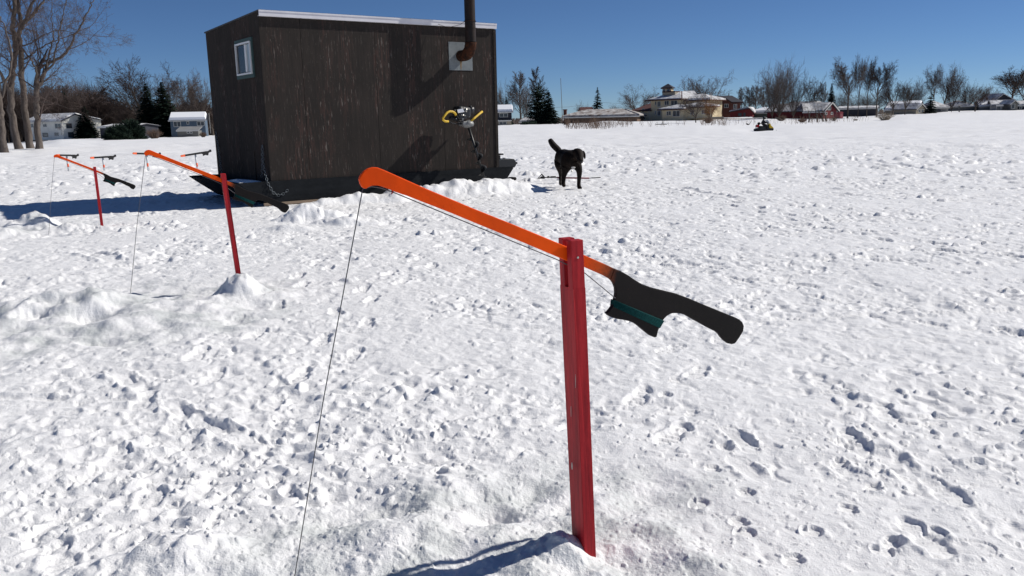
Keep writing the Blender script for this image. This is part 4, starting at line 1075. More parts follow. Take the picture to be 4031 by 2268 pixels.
def pole():
    Y = 15.9
    q = lambda zx, zy, dy=0.0: at_y(2080 + zx / 5.176, 500 + zy / 5.176, Y + dy)
    g = q(860, 1040)
    r = empty('snow_shovel', (g.x, g.y, 0.0), 'long dark red handled scoop with black loop grip lying on the snow behind the dog', 'ice scoop')
    b = MB(); b.tube([q(340, 1028), q(420, 1026), q(600, 1026)], 0.010, 8); b.tube([q(385, 1022), q(430, 1018)], 0.020, 8); b.tube([q(450, 1022), q(560, 1018)], 0.017, 8); b.build('shaft', M['black_matte'], r)
    b = MB(); b.tube([q(590, 1032), q(900, 1040), q(1240, 1044)], 0.014, 8); b.build('handle', mat('wine_red_handle', (0.16, 0.012, 0.03), 0.5), r)
    b = MB(); b.tube([q(1292, 1038), q(1470, 1030)], 0.009, 8); b.tube([q(1240, 1044), q(1292, 1038)], 0.006, 6); b.build('blade', M['black_matte'], r)
    b = MB(); b.tube([q(335, 1040), q(190, 1042), q(272, 965), q(335, 1040)], 0.017, 8); b.ball(q(290, 1030), 0.05, 10, (1, .5, .5)); b.build('loop_grip', M['black_plastic'], r)
pole()
b = MB(); p = at_z(2013, 702, 0.05); b.ball(p, 0.06, 10, (1.5, .8, .5)); b.ball(p + Vector((.07, 0, -.01)), 0.035, 8); o = b.build('dark_glove', M['black_matte']); tag(o, 'small dark glove dropped on the snow heap beyond the cabin sled', 'glove')
# ------------------------------------------------------------------ trees
def seg_mesh(name, segs, sides=3, mats=None):
    """segs: array (n, 8): p0, p1, r0, r1 -> tapered prisms in one mesh"""
    S = np.asarray(segs, float)
    p0 = S[:, 0:3]; p1 = S[:, 3:6]; r0 = S[:, 6]; r1 = S[:, 7]
    d = p1 - p0; L = np.linalg.norm(d, axis=1, keepdims=True); d = d / np.maximum(L, 1e-9)
    ref = np.where(np.abs(d[:, 2:3]) < 0.9, np.array([[0, 0, 1.0]]), np.array([[1.0, 0, 0]]))
    u = np.cross(d, ref); u /= np.linalg.norm(u, axis=1, keepdims=True); v = np.cross(d, u)
    n = len(S); ang = np.arange(sides) * 2 * math.pi / sides
    ca = np.cos(ang)[None, :, None]; sa = np.sin(ang)[None, :, None]
    e = u[:, None, :] * ca + v[:, None, :] * sa
    a = p0[:, None, :] + e * r0[:, None, None]; b = p1[:, None, :] + e * r1[:, None, None]
    co = np.concatenate([a, b], 1).reshape(-1, 3)
    base = (np.arange(n) * 2 * sides)[:, None]
    k = np.arange(sides)[None, :]; k2 = (k + 1) % sides
    q = np.stack([base + k, base + k2, base + sides + k2, base + sides + k], -1).reshape(-1, 4)
    return raw_mesh(name, co, q, True)
def raw_mesh(name, co, q, smooth=False):
    me = bpy.data.meshes.new(name); w = q.shape[1]
    me.vertices.add(len(co)); me.vertices.foreach_set('co', np.ascontiguousarray(co, np.float32).ravel())
    me.loops.add(len(q) * w); me.loops.foreach_set('vertex_index', q.ravel().astype(np.int32))
    me.polygons.add(len(q)); me.polygons.foreach_set('loop_start', (np.arange(len(q)) * w).astype(np.int32))
    me.polygons.foreach_set('use_smooth', np.full(len(q), smooth))
    me.update(calc_edges=True); return me

def rot_away(d, ang, rng):
    """unit vector at angle ang from d, random turn"""
    ref = Vector((0, 0, 1)) if abs(d.z) < 0.9 else Vector((1, 0, 0))
    u = d.cross(ref).normalized(); v = d.cross(u); a = rng.uniform(0, 2 * math.pi)
    return (d * math.cos(ang) + (u * math.cos(a) + v * math.sin(a)) * math.sin(ang)).normalized()

def limb(out, p, d, L, r, lvl, P, rng):
    """grow one limb and its children; out: list of (level, segment)"""
    n = P['steps'][min(lvl, len(P['steps']) - 1)]
    kids = P['kids'][lvl] if lvl < len(P['kids']) else 0
    tip = P['tip'][min(lvl, len(P['tip']) - 1)]
    q = p.copy(); dd = d.copy(); pos = []
    for i in range(n):
        f = (i + 1) / n
        w = P['wob'][min(lvl, len(P['wob']) - 1)]
        dd = (dd + Vector((rng.gauss(0, w), rng.gauss(0, w), rng.gauss(0, w))) + Vector((0, 0, P['up'][min(lvl, len(P['up']) - 1)]))).normalized()
        q2 = q + dd * (L / n)
        ra = r * (1 - (1 - tip) * (i / n)); rb = r * (1 - (1 - tip) * f)
        out.append((lvl, (*q, *q2, ra, rb))); pos.append((q.copy(), q2.copy(), dd.copy(), ra, rb))
        q = q2
    st = P['start'][min(lvl, len(P['start']) - 1)]
    for k in range(kids):
        f = st + (1 - st) * ((k + rng.random()) / kids); x = min(f * n, n - 1e-4); i = int(x); t = x - i
        a, b, di, ra, rb = pos[i]
        ang = math.radians(rng.gauss(P['ang'][min(lvl, len(P['ang']) - 1)], 8))
        nd = rot_away(di, ang, rng)
        sc = P['len'][min(lvl, len(P['len']) - 1)] * (1.0 - P.get('fall', 0.45) * (f - st) / (1 - st + 1e-6)) * rng.uniform(0.75, 1.2)
        limb(out, a.lerp(b, t), nd, L * sc, max((ra + (rb - ra) * t) * P['rad'][min(lvl, len(P['rad']) - 1)], P['rmin']), lvl + 1, P, rng)
    if lvl < len(P['kids']) and lvl > 0 or P.get('split0'):
        pass

STY = {
    # broad ascending fan (elm, maple)
    'vase': dict(h0=.22, r0=.020, steps=[4, 7, 5, 4, 3], kids=[11, 9, 8, 5], tip=[.75, .25, .25, .3, .4], wob=[.02, .07, .09, .12, .15], up=[0, .04, .02, .01, .0], start=[.55, .22, .2, .15], ang=[36, 38, 38, 40], len=[3.1, .46, .50, .50], rad=[.52, .50, .52, .55], fall=.25, rmin=.0015),
    'round': dict(h0=.26, r0=.022, steps=[4, 7, 5, 4, 3], kids=[12, 9, 8, 5], tip=[.7, .2, .25, .3, .4], wob=[.02, .10, .12, .14, .15], up=[0, .02, .02, .01, .0], start=[.45, .2, .2, .15], ang=[46, 38, 38, 40], len=[2.3, .50, .50, .50], rad=[.48, .50, .52, .55], fall=.3, rmin=.0015),
    'upright': dict(h0=.75, r0=.014, steps=[9, 6, 5, 3], kids=[30, 11, 8], tip=[.25, .25, .3, .4], wob=[.02, .06, .09, .12], up=[0.02, .10, .06, .04], start=[.20, .15, .15], ang=[36, 34, 38], len=[.42, .45, .50], rad=[.36, .52, .55], fall=.55, rmin=.0016),
    'tall': dict(h0=.52, r0=.015, steps=[7, 7, 5, 4, 3], kids=[12, 9, 8, 5], tip=[.6, .25, .25, .3, .4], wob=[.02, .08, .10, .12, .15], up=[0, .07, .05, .03, .01], start=[.52, .25, .2, .15], ang=[38, 38, 38, 40], len=[.95, .42, .48, .50], rad=[.50, .50, .52, .55], fall=.2, rmin=.0015),
    'bushy': dict(h0=.10, r0=.012, steps=[2, 7, 5, 3], kids=[22, 12, 10], tip=[.8, .25, .3, .4], wob=[.02, .08, .10, .14], up=[0, .05, .02, .01], start=[.2, .15, .15], ang=[33, 34, 36], len=[8.0, .42, .45], rad=[.55, .50, .55], fall=.15, rmin=.0016),
}
_proto = {}
M['bark'] = mat('grey_brown_bark', (0.085, 0.068, 0.056), 0.9, 0.1, vary=((0.13, 0.11, 0.095), (2, 2, 0.6), 0.2))
M['twig'] = mat('bare_brown_twigs', (0.085, 0.064, 0.056), 0.9, 0.1, vary=((0.125, 0.105, 0.095), 0.3, 0.2))
M['twig_dark'] = mat('dark_bare_twigs', (0.050, 0.036, 0.032), 0.9, 0.1)
M['twig_orange'] = mat('orange_willow_twigs', (0.27, 0.125, 0.045), 0.9, 0.1, vary=((0.16, 0.09, 0.05), 0.5, 0.2))
M['needles'] = mat('dark_spruce_needles', (0.014, 0.028, 0.019), 0.8, 0.15, vary=((0.026, 0.042, 0.028), 0.8, 0.25))
M['needles_blue'] = mat('snowy_blue_needles', (0.045, 0.062, 0.06), 0.8, 0.15, vary=((0.02, 0.032, 0.026), 1.5, 0.2))
def proto(style, seed):
    """unit-height bare tree: (trunk mesh, crown mesh, width)"""
    key = (style, seed)
    if key in _proto: return _proto[key]
    P = STY[style]; rng = random.Random(seed * 77 + len(style))
    out = []
    limb(out, Vector((0, 0, 0)), Vector((rng.gauss(0, .02), rng.gauss(0, .02), 1)).normalized(), P['h0'], P['r0'], 0, P, rng)
    A = np.array([s for l, s in out]); lv = np.array([l for l, s in out])
    zmax = np.percentile(A[:, 5], 99.0); A = A / zmax
    keep = A[:, 2] > -0.01; A = A[keep]; lv = lv[keep]
    w = np.percentile(np.abs(A[:, 3]), 93) * 2
    tr = A[lv <= 1]; cr = A[lv >= 2]
    res = (seg_mesh(style + '_trunk', tr, 6), seg_mesh(style + '_crown', cr, 3), w)
    _proto[key] = res
    return res
def place_tree(style, seed, px, Y, top_row, width_px, label, group=None, cat='tree', name='bare_tree', twig='twig', z0=None, bark='bark', rz=None, sink=0.0):
    tr, cr, w = proto(style, seed)
    g = gp(px, Y)
    if z0 is not None: g.z = z0
    H = at_y(px, top_row, Y).z - g.z + sink
    W = width_px * Y / F_PX
    r = empty(name, g - UP * sink, label, cat, group, rz=(px * 0.7) % 6.28 if rz is None else rz)
    for nm, me, mt in (('trunk', tr, bark), ('crown', cr, twig)):
        key = (me.name, mt)
        if key not in _proto:
            m2 = me.copy(); m2.materials.append(M[mt]); _proto[key] = m2
        o = bpy.data.objects.new(nm, _proto[key]); COL.objects.link(o); o.parent = r
        o.scale = (W / w, W / w, H)
    return r

def conifer_mesh(name, seed, H=1.0, W=0.34, whorls=30, per=13, open_=0.0, top_round=0.0, taper=0.85):
    """unit spruce: whorls of drooping boughs made of needle sprays; returns trunk, crown"""
    rng = np.random.RandomState(seed)
    P = []
    def spray(c, d, up, L, w):
        s = np.cross(d, up); s /= (np.linalg.norm(s) + 1e-9)
        P.append([c - s * w, c + s * w, c + d * L + s * w * .25, c + d * L - s * w * .25])
    for i in range(whorls):
        f = i / (whorls - 1); z = 0.06 + 0.92 * f
        R = W / 2 * ((1 - f) ** taper if top_round == 0 else (math.sqrt(max(0, 1 - (f * 1.0) ** 2.6)) * (0.75 + 0.5 * rng.rand()))) + 0.008
        n = max(4, int(per * (1 - 0.5 * f)))
        for k in range(n):
            if rng.rand() < open_: continue
            a = 2 * math.pi * (k + rng.rand() * 0.8) / n + i * 2.4
            Rk = R * rng.uniform(0.72, 1.12); zz = z + rng.uniform(-.5, .5) * 0.9 / whorls
            out = np.array([math.cos(a), math.sin(a), 0.0])
            drop = rng.uniform(.25, .45) * Rk if top_round == 0 else -rng.uniform(-.05, .35) * Rk
            m = max(5, int(Rk / W * 34))
            for j in range(m):
                t = (j + rng.rand()) / m
                c = out * Rk * t + np.array([0, 0, zz - drop * t * t + 0.25 * drop * t])
                for sgn in (-1, 1):
                    dd = out * 0.55 + sgn * np.array([-out[1], out[0], 0]) * rng.uniform(.3, .9) + np.array([0, 0, rng.uniform(-.55, .1)])
                    dd /= np.linalg.norm(dd)
                    up = np.array([rng.uniform(-.4, .4), rng.uniform(-.4, .4), 1.0])
                    spray(c, dd, up, Rk * rng.uniform(.22, .42) * (1.15 - .5 * t) + .012, 0.011 + 0.010 * rng.rand())
    P = np.array(P); co = P.reshape(-1, 3); q = np.arange(len(co)).reshape(-1, 4)
    crown = raw_mesh(name + '_crown', co, q)
    trunk = seg_mesh(name + '_trunk', [(0, 0, 0, 0, 0, .95, .016, .003)], 8)
    return trunk, crown
_con = {}
CON = {'spruce': dict(seed=1, W=.46), 'spruce2': dict(seed=5, W=.5, whorls=26, per=14), 'lone': dict(seed=2, W=.42, whorls=19, per=11, open_=.08), 'pine': dict(seed=3, W=.55, whorls=16, per=13, top_round=1.0, open_=.05), 'sparse': dict(seed=4, W=.42, whorls=17, per=9, open_=.15), 'bush': dict(seed=6, W=1.5, whorls=12, per=16, top_round=1.0)}
def place_conifer(kind, px, Y, top_row, width_px, label, group=None, name='spruce_tree', mt='needles', sink=0.0, cat='tree'):
    if kind not in _con: _con[kind] = conifer_mesh(kind, **CON[kind])
    tr, cr = _con[kind]; g = gp(px, Y); H = at_y(px, top_row, Y).z - g.z + sink; W = width_px * Y / F_PX
    r = empty(name, g - UP * sink, label, cat, group, rz=(px * 1.3) % 6.28)
    for nm, me, m_ in (('trunk', tr, 'bark'), ('crown', cr, mt)):
        key = (me.name, m_)
        if key not in _proto:
            m2 = me.copy(); m2.materials.append(M[m_]); _proto[key] = m2
        o = bpy.data.objects.new(nm, _proto[key]); COL.objects.link(o); o.parent = r
        o.scale = (W / CON[kind]['W'], W / CON[kind]['W'], H)
    return r

# big cottonwoods on the left shore: trunks and main limbs follow the photograph, finer limbs grow from them
BIG = dict(h0=1, r0=1, steps=[6, 6, 5, 4, 3], kids=[0, 6, 6, 4], tip=[.3, .2, .25, .3, .4], wob=[.04, .10, .13, .15, .17], up=[.03, .04, .03, .0, -.02], start=[.2, .15, .15, .15], ang=[40, 42, 42, 42], len=[.5, .48, .50, .52], rad=[.5, .5, .5, .55], fall=.3, rmin=.0045)
def cottonwood(label, Y, paths, seed):
    """paths: list of (points [(zx, zy)...] in the enlarged photo grid, base radius, tip radius, is_trunk, dY)"""
    rng = random.Random(seed)
    q = lambda p, dy: at_y(p[0] / 2.195, p[1] / 2.195, Y + dy)
    b0 = q(paths[0][0][0], 0)
    g = gp(b0.x / 1 if False else paths[0][0][0][0] / 2.195, Y)
    r = empty('cottonwood_tree', g, label, 'tree', 'big bare trees on the left shore')
    tb = MB(); segs = []
    for pts, ra, rb, dys in paths:
        W = [q(p, dys * (i / (len(pts) - 1))) for i, p in enumerate(pts)]
        if pts[0][1] > 1200: W[0] = W[0] - UP * 0.25
        # smooth the polyline
        fine = []
        for i in range(len(W) - 1):
            p0 = W[max(0, i - 1)]; p1 = W[i]; p2 = W[i + 1]; p3 = W[min(len(W) - 1, i + 2)]
            for k in range(5):
                t = k / 5; fine.append(0.5 * ((2 * p1) + (p2 - p0) * t + (2 * p0 - 5 * p1 + 4 * p2 - p3) * t * t + (3 * p1 - p0 - 3 * p2 + p3) * t ** 3))
        fine.append(W[-1]); n = len(fine)
        fine = [p + Vector((rng.gauss(0, .02), rng.gauss(0, .05), 0)) for p in fine]
        rad = [0.70 * (ra + (rb - ra) * (i / (n - 1)) ** 0.8) for i in range(n)]
        if pts[0][1] > 1200: rad[0] *= 1.45; rad[1] *= 1.15
        tb.tube(fine, rad, 12)
        total = sum((fine[i + 1] - fine[i]).length for i in range(n - 1))
        cnt = int(total * (0.8 if ra < 0.2 else 0.35)) + 3
        for _ in range(cnt):
            f = rng.uniform(0.32 if ra > .2 else .12, 1.0); i = min(int(f * (n - 1)), n - 2)
            a, b = fine[i], fine[i + 1]; d = (b - a).normalized(); rr = rad[i]
            nd = rot_away(d, math.radians(rng.gauss(48, 10)), rng); nd = (nd + UP * .15).normalized()
            out = []
            LL = rng.uniform(1.4, 3.4) * (1.15 - .5 * f)
            limb(out, a, nd, LL, max(min(rr * .42, .05), .012), 1, BIG, rng)
            segs += [s for _, s in out]
        out = []; limb(out, fine[-1], (fine[-1] - fine[-2]).normalized(), 2.2, rb, 1, BIG, rng); segs += [s for _, s in out]
    tb.build('trunk', M['cotton_bark'], r)
    A = np.array(segs)
    me = seg_mesh('crown', A, 3); link_mesh('crown', me, M['twig_pale'], r)
    return len(segs)
M['cotton_bark'] = mat('furrowed_grey_bark', (0.075, 0.060, 0.052), 0.9, 0.1, vary=((0.16, 0.135, 0.118), (9, 9, 1.3), 0.18), bump=(9, 0.04))
M['twig_pale'] = mat('pale_grey_twigs', (0.085, 0.062, 0.056), 0.85, 0.15, vary=((0.13, 0.10, 0.09), 0.8, 0.2))
n = 0
n += cottonwood('leaning grey tree trunk closest to the left picture edge', 44, [([(38, 1318), (10, 1080), (-10, 900), (-40, 600), (-90, 200), (-120, -200)], .30, .16, 0.0), ([(-10, 900), (60, 690), (100, 500), (60, 300), (20, 180), (-60, 60)], .10, .03, 1.0)], 1)
n += cottonwood('tall bare cottonwood with an orange stained trunk, second from the left edge', 48, [([(165, 1282), (118, 1060), (92, 800), (110, 640), (132, 480), (135, 350), (112, 230), (128, 60), (130, -120), (120, -360)], .30, .12, 0.0), ([(95, 820), (60, 740), (0, 640), (-80, 500), (-160, 340)], .15, .06, -1.5), ([(0, 720), (70, 690), (160, 635), (215, 545)], .07, .03, .5), ([(112, 300), (80, 290), (30, 250), (0, 215), (-60, 150)], .05, .02, -1)], 2)
n += cottonwood('tall bare cottonwood with a straight dark trunk in the middle of the left group', 48.8, [([(262, 1278), (228, 1060), (212, 860), (192, 640), (178, 440), (172, 300), (182, 180), (150, 40), (140, -160), (150, -380)], .29, .11, 0.0), ([(184, 250), (226, 160), (262, 60), (310, -60), (350, -260)], .14, .07, -1.0), ([(188, 222), (258, 158), (318, 88), (372, 10), (440, -90)], .13, .06, 1.0), ([(192, 520), (260, 480), (360, 410), (470, 355), (580, 318), (680, 268), (770, 240)], .075, .02, 1.2), ([(180, 400), (270, 375), (345, 318), (430, 285), (520, 262), (640, 285), (760, 300)], .06, .015, -1.0)], 3)
n += cottonwood('forked bare cottonwood whose long limb reaches right across the sky', 47.6, [([(338, 1270), (322, 1100), (318, 930), (322, 750)], .27, .19, 0.0), ([(326, 760), (372, 660), (410, 560), (480, 520), (560, 465), (620, 370), (675, 255), (720, 180), (772, 80), (810, 5)], .17, .035, 1.5), ([(322, 780), (312, 680), (318, 600), (290, 560), (262, 500)], .12, .05, -1.0), ([(318, 600), (338, 540), (336, 460)], .07, .04, 0), ([(395, 610), (455, 560), (478, 440), (500, 350), (520, 240), (545, 120), (570, 0)], .09, .03, -1.5), ([(400, 590), (420, 480), (450, 380), (462, 290), (440, 180), (450, 60)], .08, .025, 0.6), ([(318, 880), (400, 885), (500, 905), (600, 940)], .035, .012, -2.0), ([(430, 650), (480, 655), (540, 700)], .03, .012, -1)], 4)
print('cottonwood segments', n)

# the far trees, one by one: style, seed, column, distance, top row, crown width, label
FAR = [
    ('vase', 7, 583, 205, 240, 215, 'large round-crowned bare tree rising behind the twin dark spruces'),
    ('tall', 2, 690, 215, 300, 95, 'bare tree just right of the twin spruces, above the blue house roof'),
    ('tall', 3, 742, 222, 305, 80, 'thin bare tree above the right end of the blue house'),
    ('round', 4, 800, 205, 288, 120, 'bare tree half hidden behind the cabin window end'),
    ('bushy', 1, 1984, 235, 330, 66, 'low bushy bare tree directly right of the cabin wall'),
    ('upright', 1, 2052, 230, 281, 74, 'tall brushy bare tree with many upright stems right of the cabin'),
    ('bushy', 2, 2070, 225, 335, 70, 'bare bushy tree behind the low snow-roofed shed'),
    ('upright', 2, 2118, 238, 266, 52, 'bare tree top standing up behind the dark pine'),
    ('bushy', 3, 2292, 290, 403, 42, 'small pale round bush tree left of the lone spruce'),
    ('bushy', 4, 2423, 300, 411, 38, 'small bare bush behind the long roof, right of the lone spruce'),
    ('vase', 1, 2508, 260, 337, 112, 'fan shaped bare tree left of the yellow house tower'),
    ('vase', 2, 2772, 250, 299, 165, 'wide bare tree spreading behind the yellow house'),
    ('upright', 3, 2918, 285, 344, 46, 'first poplar of the row right of the brown brick house'),
    ('upright', 4, 2948, 285, 340, 44, 'second poplar of the row right of the brown brick house'),
    ('upright', 1, 2976, 285, 336, 44, 'third poplar of the row right of the brown brick house'),
    ('upright', 2, 3004, 280, 342, 44, 'last poplar of the row, against the big dense tree'),
    ('bushy', 5, 3066, 186, 243, 128, 'very large dense bare tree behind the snowmobile rider'),
    ('bushy', 1, 3040, 196, 268, 90, 'dense bare tree at the left shoulder of the largest tree'),
    ('bushy', 2, 3122, 190, 282, 92, 'dark dense bare tree right of the largest tree'),
    ('vase', 3, 3196, 235, 298, 84, 'bare tree with fanned limbs above the dark house roof'),
    ('upright', 3, 3242, 240, 323, 40, 'narrow bare tree left of the grey spruce'),
    ('bushy', 3, 3300, 235, 350, 66, 'low bare tree behind the red barn, right of the grey spruce'),
    ('tall', 4, 3336, 186, 234, 118, 'first of four tall trees, forked low, right of the red barn'),
    ('tall', 5, 3376, 187, 221, 58, 'second of four tall trees, highest crown, right of the red barn'),
    ('tall', 6, 3411, 188, 233, 58, 'third of four tall trees, slim straight dark trunk'),
    ('tall', 7, 3450, 189, 249, 92, 'fourth of four tall trees, broad crown above the dark long shed'),
    ('bushy', 4, 3372, 250, 372, 90, 'low brushy bare tree behind the trunks of the tall trees'),
    ('bushy', 5, 3432, 245, 360, 90, 'brown bushy tree behind the fourth tall tree'),
    ('round', 5, 3515, 208, 318, 76, 'dark round bare tree in front of the grey house, left of a pair'),
    ('vase', 4, 3562, 206, 322, 66, 'dark fan-shaped bare tree, right of a pair before the snow roof'),
    ('bushy', 1, 3596, 240, 320, 86, 'bare tree behind the long snow-covered roof'),
    ('tall', 8, 3672, 240, 262, 70, 'tall bare tree with leaning stems behind the small conifer'),
    ('vase', 5, 3714, 236, 256, 96, 'tallest bare tree above the grey hipped roof'),
    ('bushy', 2, 3745, 216, 276, 80, 'dense dark bare tree with a thin trunk left of the lamp post'),
    ('bushy', 3, 3806, 250, 318, 82, 'bare tree behind the dark low building'),
    ('round', 6, 3838, 218, 342, 96, 'small round bare tree with a thin trunk on the snow bank'),
    ('bushy', 4, 3905, 260, 350, 60, 'low bare tree left of the big ragged tree'),
    ('round', 7, 4030, 262, 268, 110, 'bare tree at the right edge beside the big ragged tree'),
    ('tall', 9, 3982, 255, 276, 130, 'big ragged dark tree above the blue-grey house at the right'),
    ('bushy', 5, 3965, 285, 385, 90, 'low dark bush tree behind the blue-grey house'),
]
for st, sd, px, Y, top, w, lab in FAR:
    tw = 'twig_dark' if 'dark' in lab else 'twig'
    place_tree(st, sd, px, Y, top, w, lab, 'bare trees along the far shore', twig=tw)
place_tree('bushy', 3, 2795, 172, 372, 75, 'orange-brown willow bush in front of the yellow house', twig='twig_orange', name='willow_tree')
place_tree('vase', 6, 2739, 150, 372, 130, 'squat bare tree with a thick trunk in front of the yellow house', twig='twig')
# the brown wood behind the left houses
rngw = random.Random(9)
prof = [(-60, 338), (40, 335), (120, 340), (230, 345), (290, 335), (340, 330), (400, 345), (450, 365), (480, 390), (520, 405), (560, 408), (640, 400), (830, 400)]
for i in range(62):
    px = -90 + i * 15.4 + rngw.uniform(-8, 8); Y = rngw.uniform(228, 275)
    top = np.interp(px, [p[0] for p in prof], [p[1] for p in prof]) + rngw.uniform(-14, 16)
    place_tree(rngw.choice(['bushy', 'upright', 'bushy', 'vase']), rngw.choice([1, 2, 3, 4]), px, Y, top, rngw.uniform(80, 130), 'bare brown tree among many in the wood behind the left houses', 'bare trees massed in the wood behind the left houses', twig=rngw.choice(['twig_dark', 'twig']), sink=0.0)
for kind, px, Y, top, w, lab, mt, sink in [
    ('spruce', 272, 240, 336, 58, 'dark spruce top pointing out of the brown wood, right of the cottonwoods', 'needles', 0),
    ('spruce', 345, 200, 415, 100, 'wide dark spruce right of the white house', 'needles', 0),
    ('spruce2', 594, 196, 328, 150, 'left one of the twin dark spruces left of the blue house', 'needles', 0),
    ('spruce', 656, 195, 322, 150, 'right one of the twin dark spruces left of the blue house', 'needles', 0),
    ('spruce', 1996, 222, 382, 46, 'small dark spruce behind the house at the cabin edge', 'needles', 0),
    ('pine', 2121, 196, 328, 84, 'dark ragged pine with a blunt top right of the cabin', 'needles', 0),
    ('spruce2', 2160, 192, 356, 92, 'broad dark spruce beside the ragged pine', 'needles', 0),
    ('lone', 2352, 232, 343, 62, 'lone spruce with snowy boughs behind the long brown building', 'needles_blue', 0),
    ('spruce', 3268, 232, 328, 52, 'grey-green spruce behind the red barn', 'needles_blue', 0),
    ('sparse', 3660, 208, 344, 56, 'small conifer beside the grey-roofed house with the green tint', 'needles', 0),
]:
    place_conifer(kind, px, Y, top, w, lab, 'conifers along the shore', mt=mt, sink=sink, name='pine_tree' if kind == 'pine' else 'spruce_tree')
def shrub(label, px, Y, r0, w_px, n, seed, name='juniper_bush', group='juniper clump before the low grey house', m='needles'):
    rng = np.random.RandomState(seed); g = gp(px, Y); H_ = at_y(px, r0, Y).z - g.z; W = w_px * Y / F_PX / 2
    d0 = rng.normal(size=(n, 3)); d0 /= np.linalg.norm(d0, axis=1)[:, None]; d0[:, 2] = np.abs(d0[:, 2])
    rr = rng.rand(n, 1) ** .35; lob = 1 + .22 * np.sin(5 * np.arctan2(d0[:, 1], d0[:, 0]) + 3 * d0[:, 2] * 4)[:, None]
    c = d0 * rr * lob * np.array([[W, W * .8, H_]])
    d = d0 + rng.normal(0, .5, (n, 3)); d[:, 2] += .3; d /= np.linalg.norm(d, axis=1)[:, None]; s_ = np.cross(d, rng.normal(size=(n, 3))); s_ /= np.linalg.norm(s_, axis=1)[:, None]
    P = np.stack([c - s_ * .07, c + s_ * .07, c + s_ * .02 + d * .4, c - s_ * .02 + d * .4], 1)
    r = empty(name, g, label, 'bush', group); link_mesh('foliage', raw_mesh('foliage', P.reshape(-1, 3), np.arange(4 * n).reshape(-1, 4)), M[m], r, world_coords=False)
    link_mesh('stem', seg_mesh('stem', [(0, 0, -.2, 0, 0, H_ * .6, .12, .05)], 6), M['bark'], r, world_coords=False)
shrub('dark juniper bush, left and lower half of the big clump on the snow', 466, 128, 503, 92, 5200, 1)
shrub('dark juniper bush, taller right half of the big clump on the snow', 520, 131, 484, 92, 6500, 2)
# ------------------------------------------------------------------ houses and other things on the far shore
def cm(name, c, r=0.8): return mat(name, c, r, 0.2, vary=(tuple(x * 0.8 for x in c), 0.7, 0.2))
H = dict(white=cm('white_siding', (0.78, 0.77, 0.70)), blue=cm('slate_blue_siding', (0.10, 0.14, 0.19)), dark=cm('dark_siding', (0.045, 0.047, 0.06)), beige=cm('beige_stucco', (0.36, 0.32, 0.25)),
    yellow=cm('cream_yellow_stucco', (0.68, 0.57, 0.38)), brown=cm('brown_boards', (0.17, 0.115, 0.085)), brick=cm('brown_brick', (0.13, 0.055, 0.045)), barn=cm('barn_red_boards', (0.15, 0.026, 0.030)),
    grey=cm('grey_boards', (0.17, 0.17, 0.16)), green=cm('grey_green_boards', (0.16, 0.18, 0.15)), lgrey=cm('light_grey_wall', (0.27, 0.27, 0.27)), shingle=cm('dark_shingles', (0.05, 0.052, 0.065)), rshingle=cm('red_brown_shingles', (0.12, 0.055, 0.05)),
    trim=cm('white_trim', (0.62, 0.62, 0.6)), dtrim=cm('dark_red_trim', (0.06, 0.03, 0.03)), glass=mat('far_window_glass', (0.05, 0.06, 0.07), 0.15, 0.5), pink=cm('pink_red_plastic', (0.40, 0.10, 0.11)))
SNOW = M['snowlump']
M['thin_snow'] = mat('thin_patchy_snow', (0.62, 0.61, 0.60), 0.8, 0.1, vary=((0.20, 0.16, 0.14), (0.8, 0.8, 0.5), 0.14), bump=(1.2, 0.3))
M['roof_snow'] = mat('patchy_roof_snow', (0.80, 0.81, 0.83), 0.7, 0.2, vary=((0.34, 0.33, 0.33), (0.9, 0.9, 0.35), 0.16), bump=(1.5, 0.25))
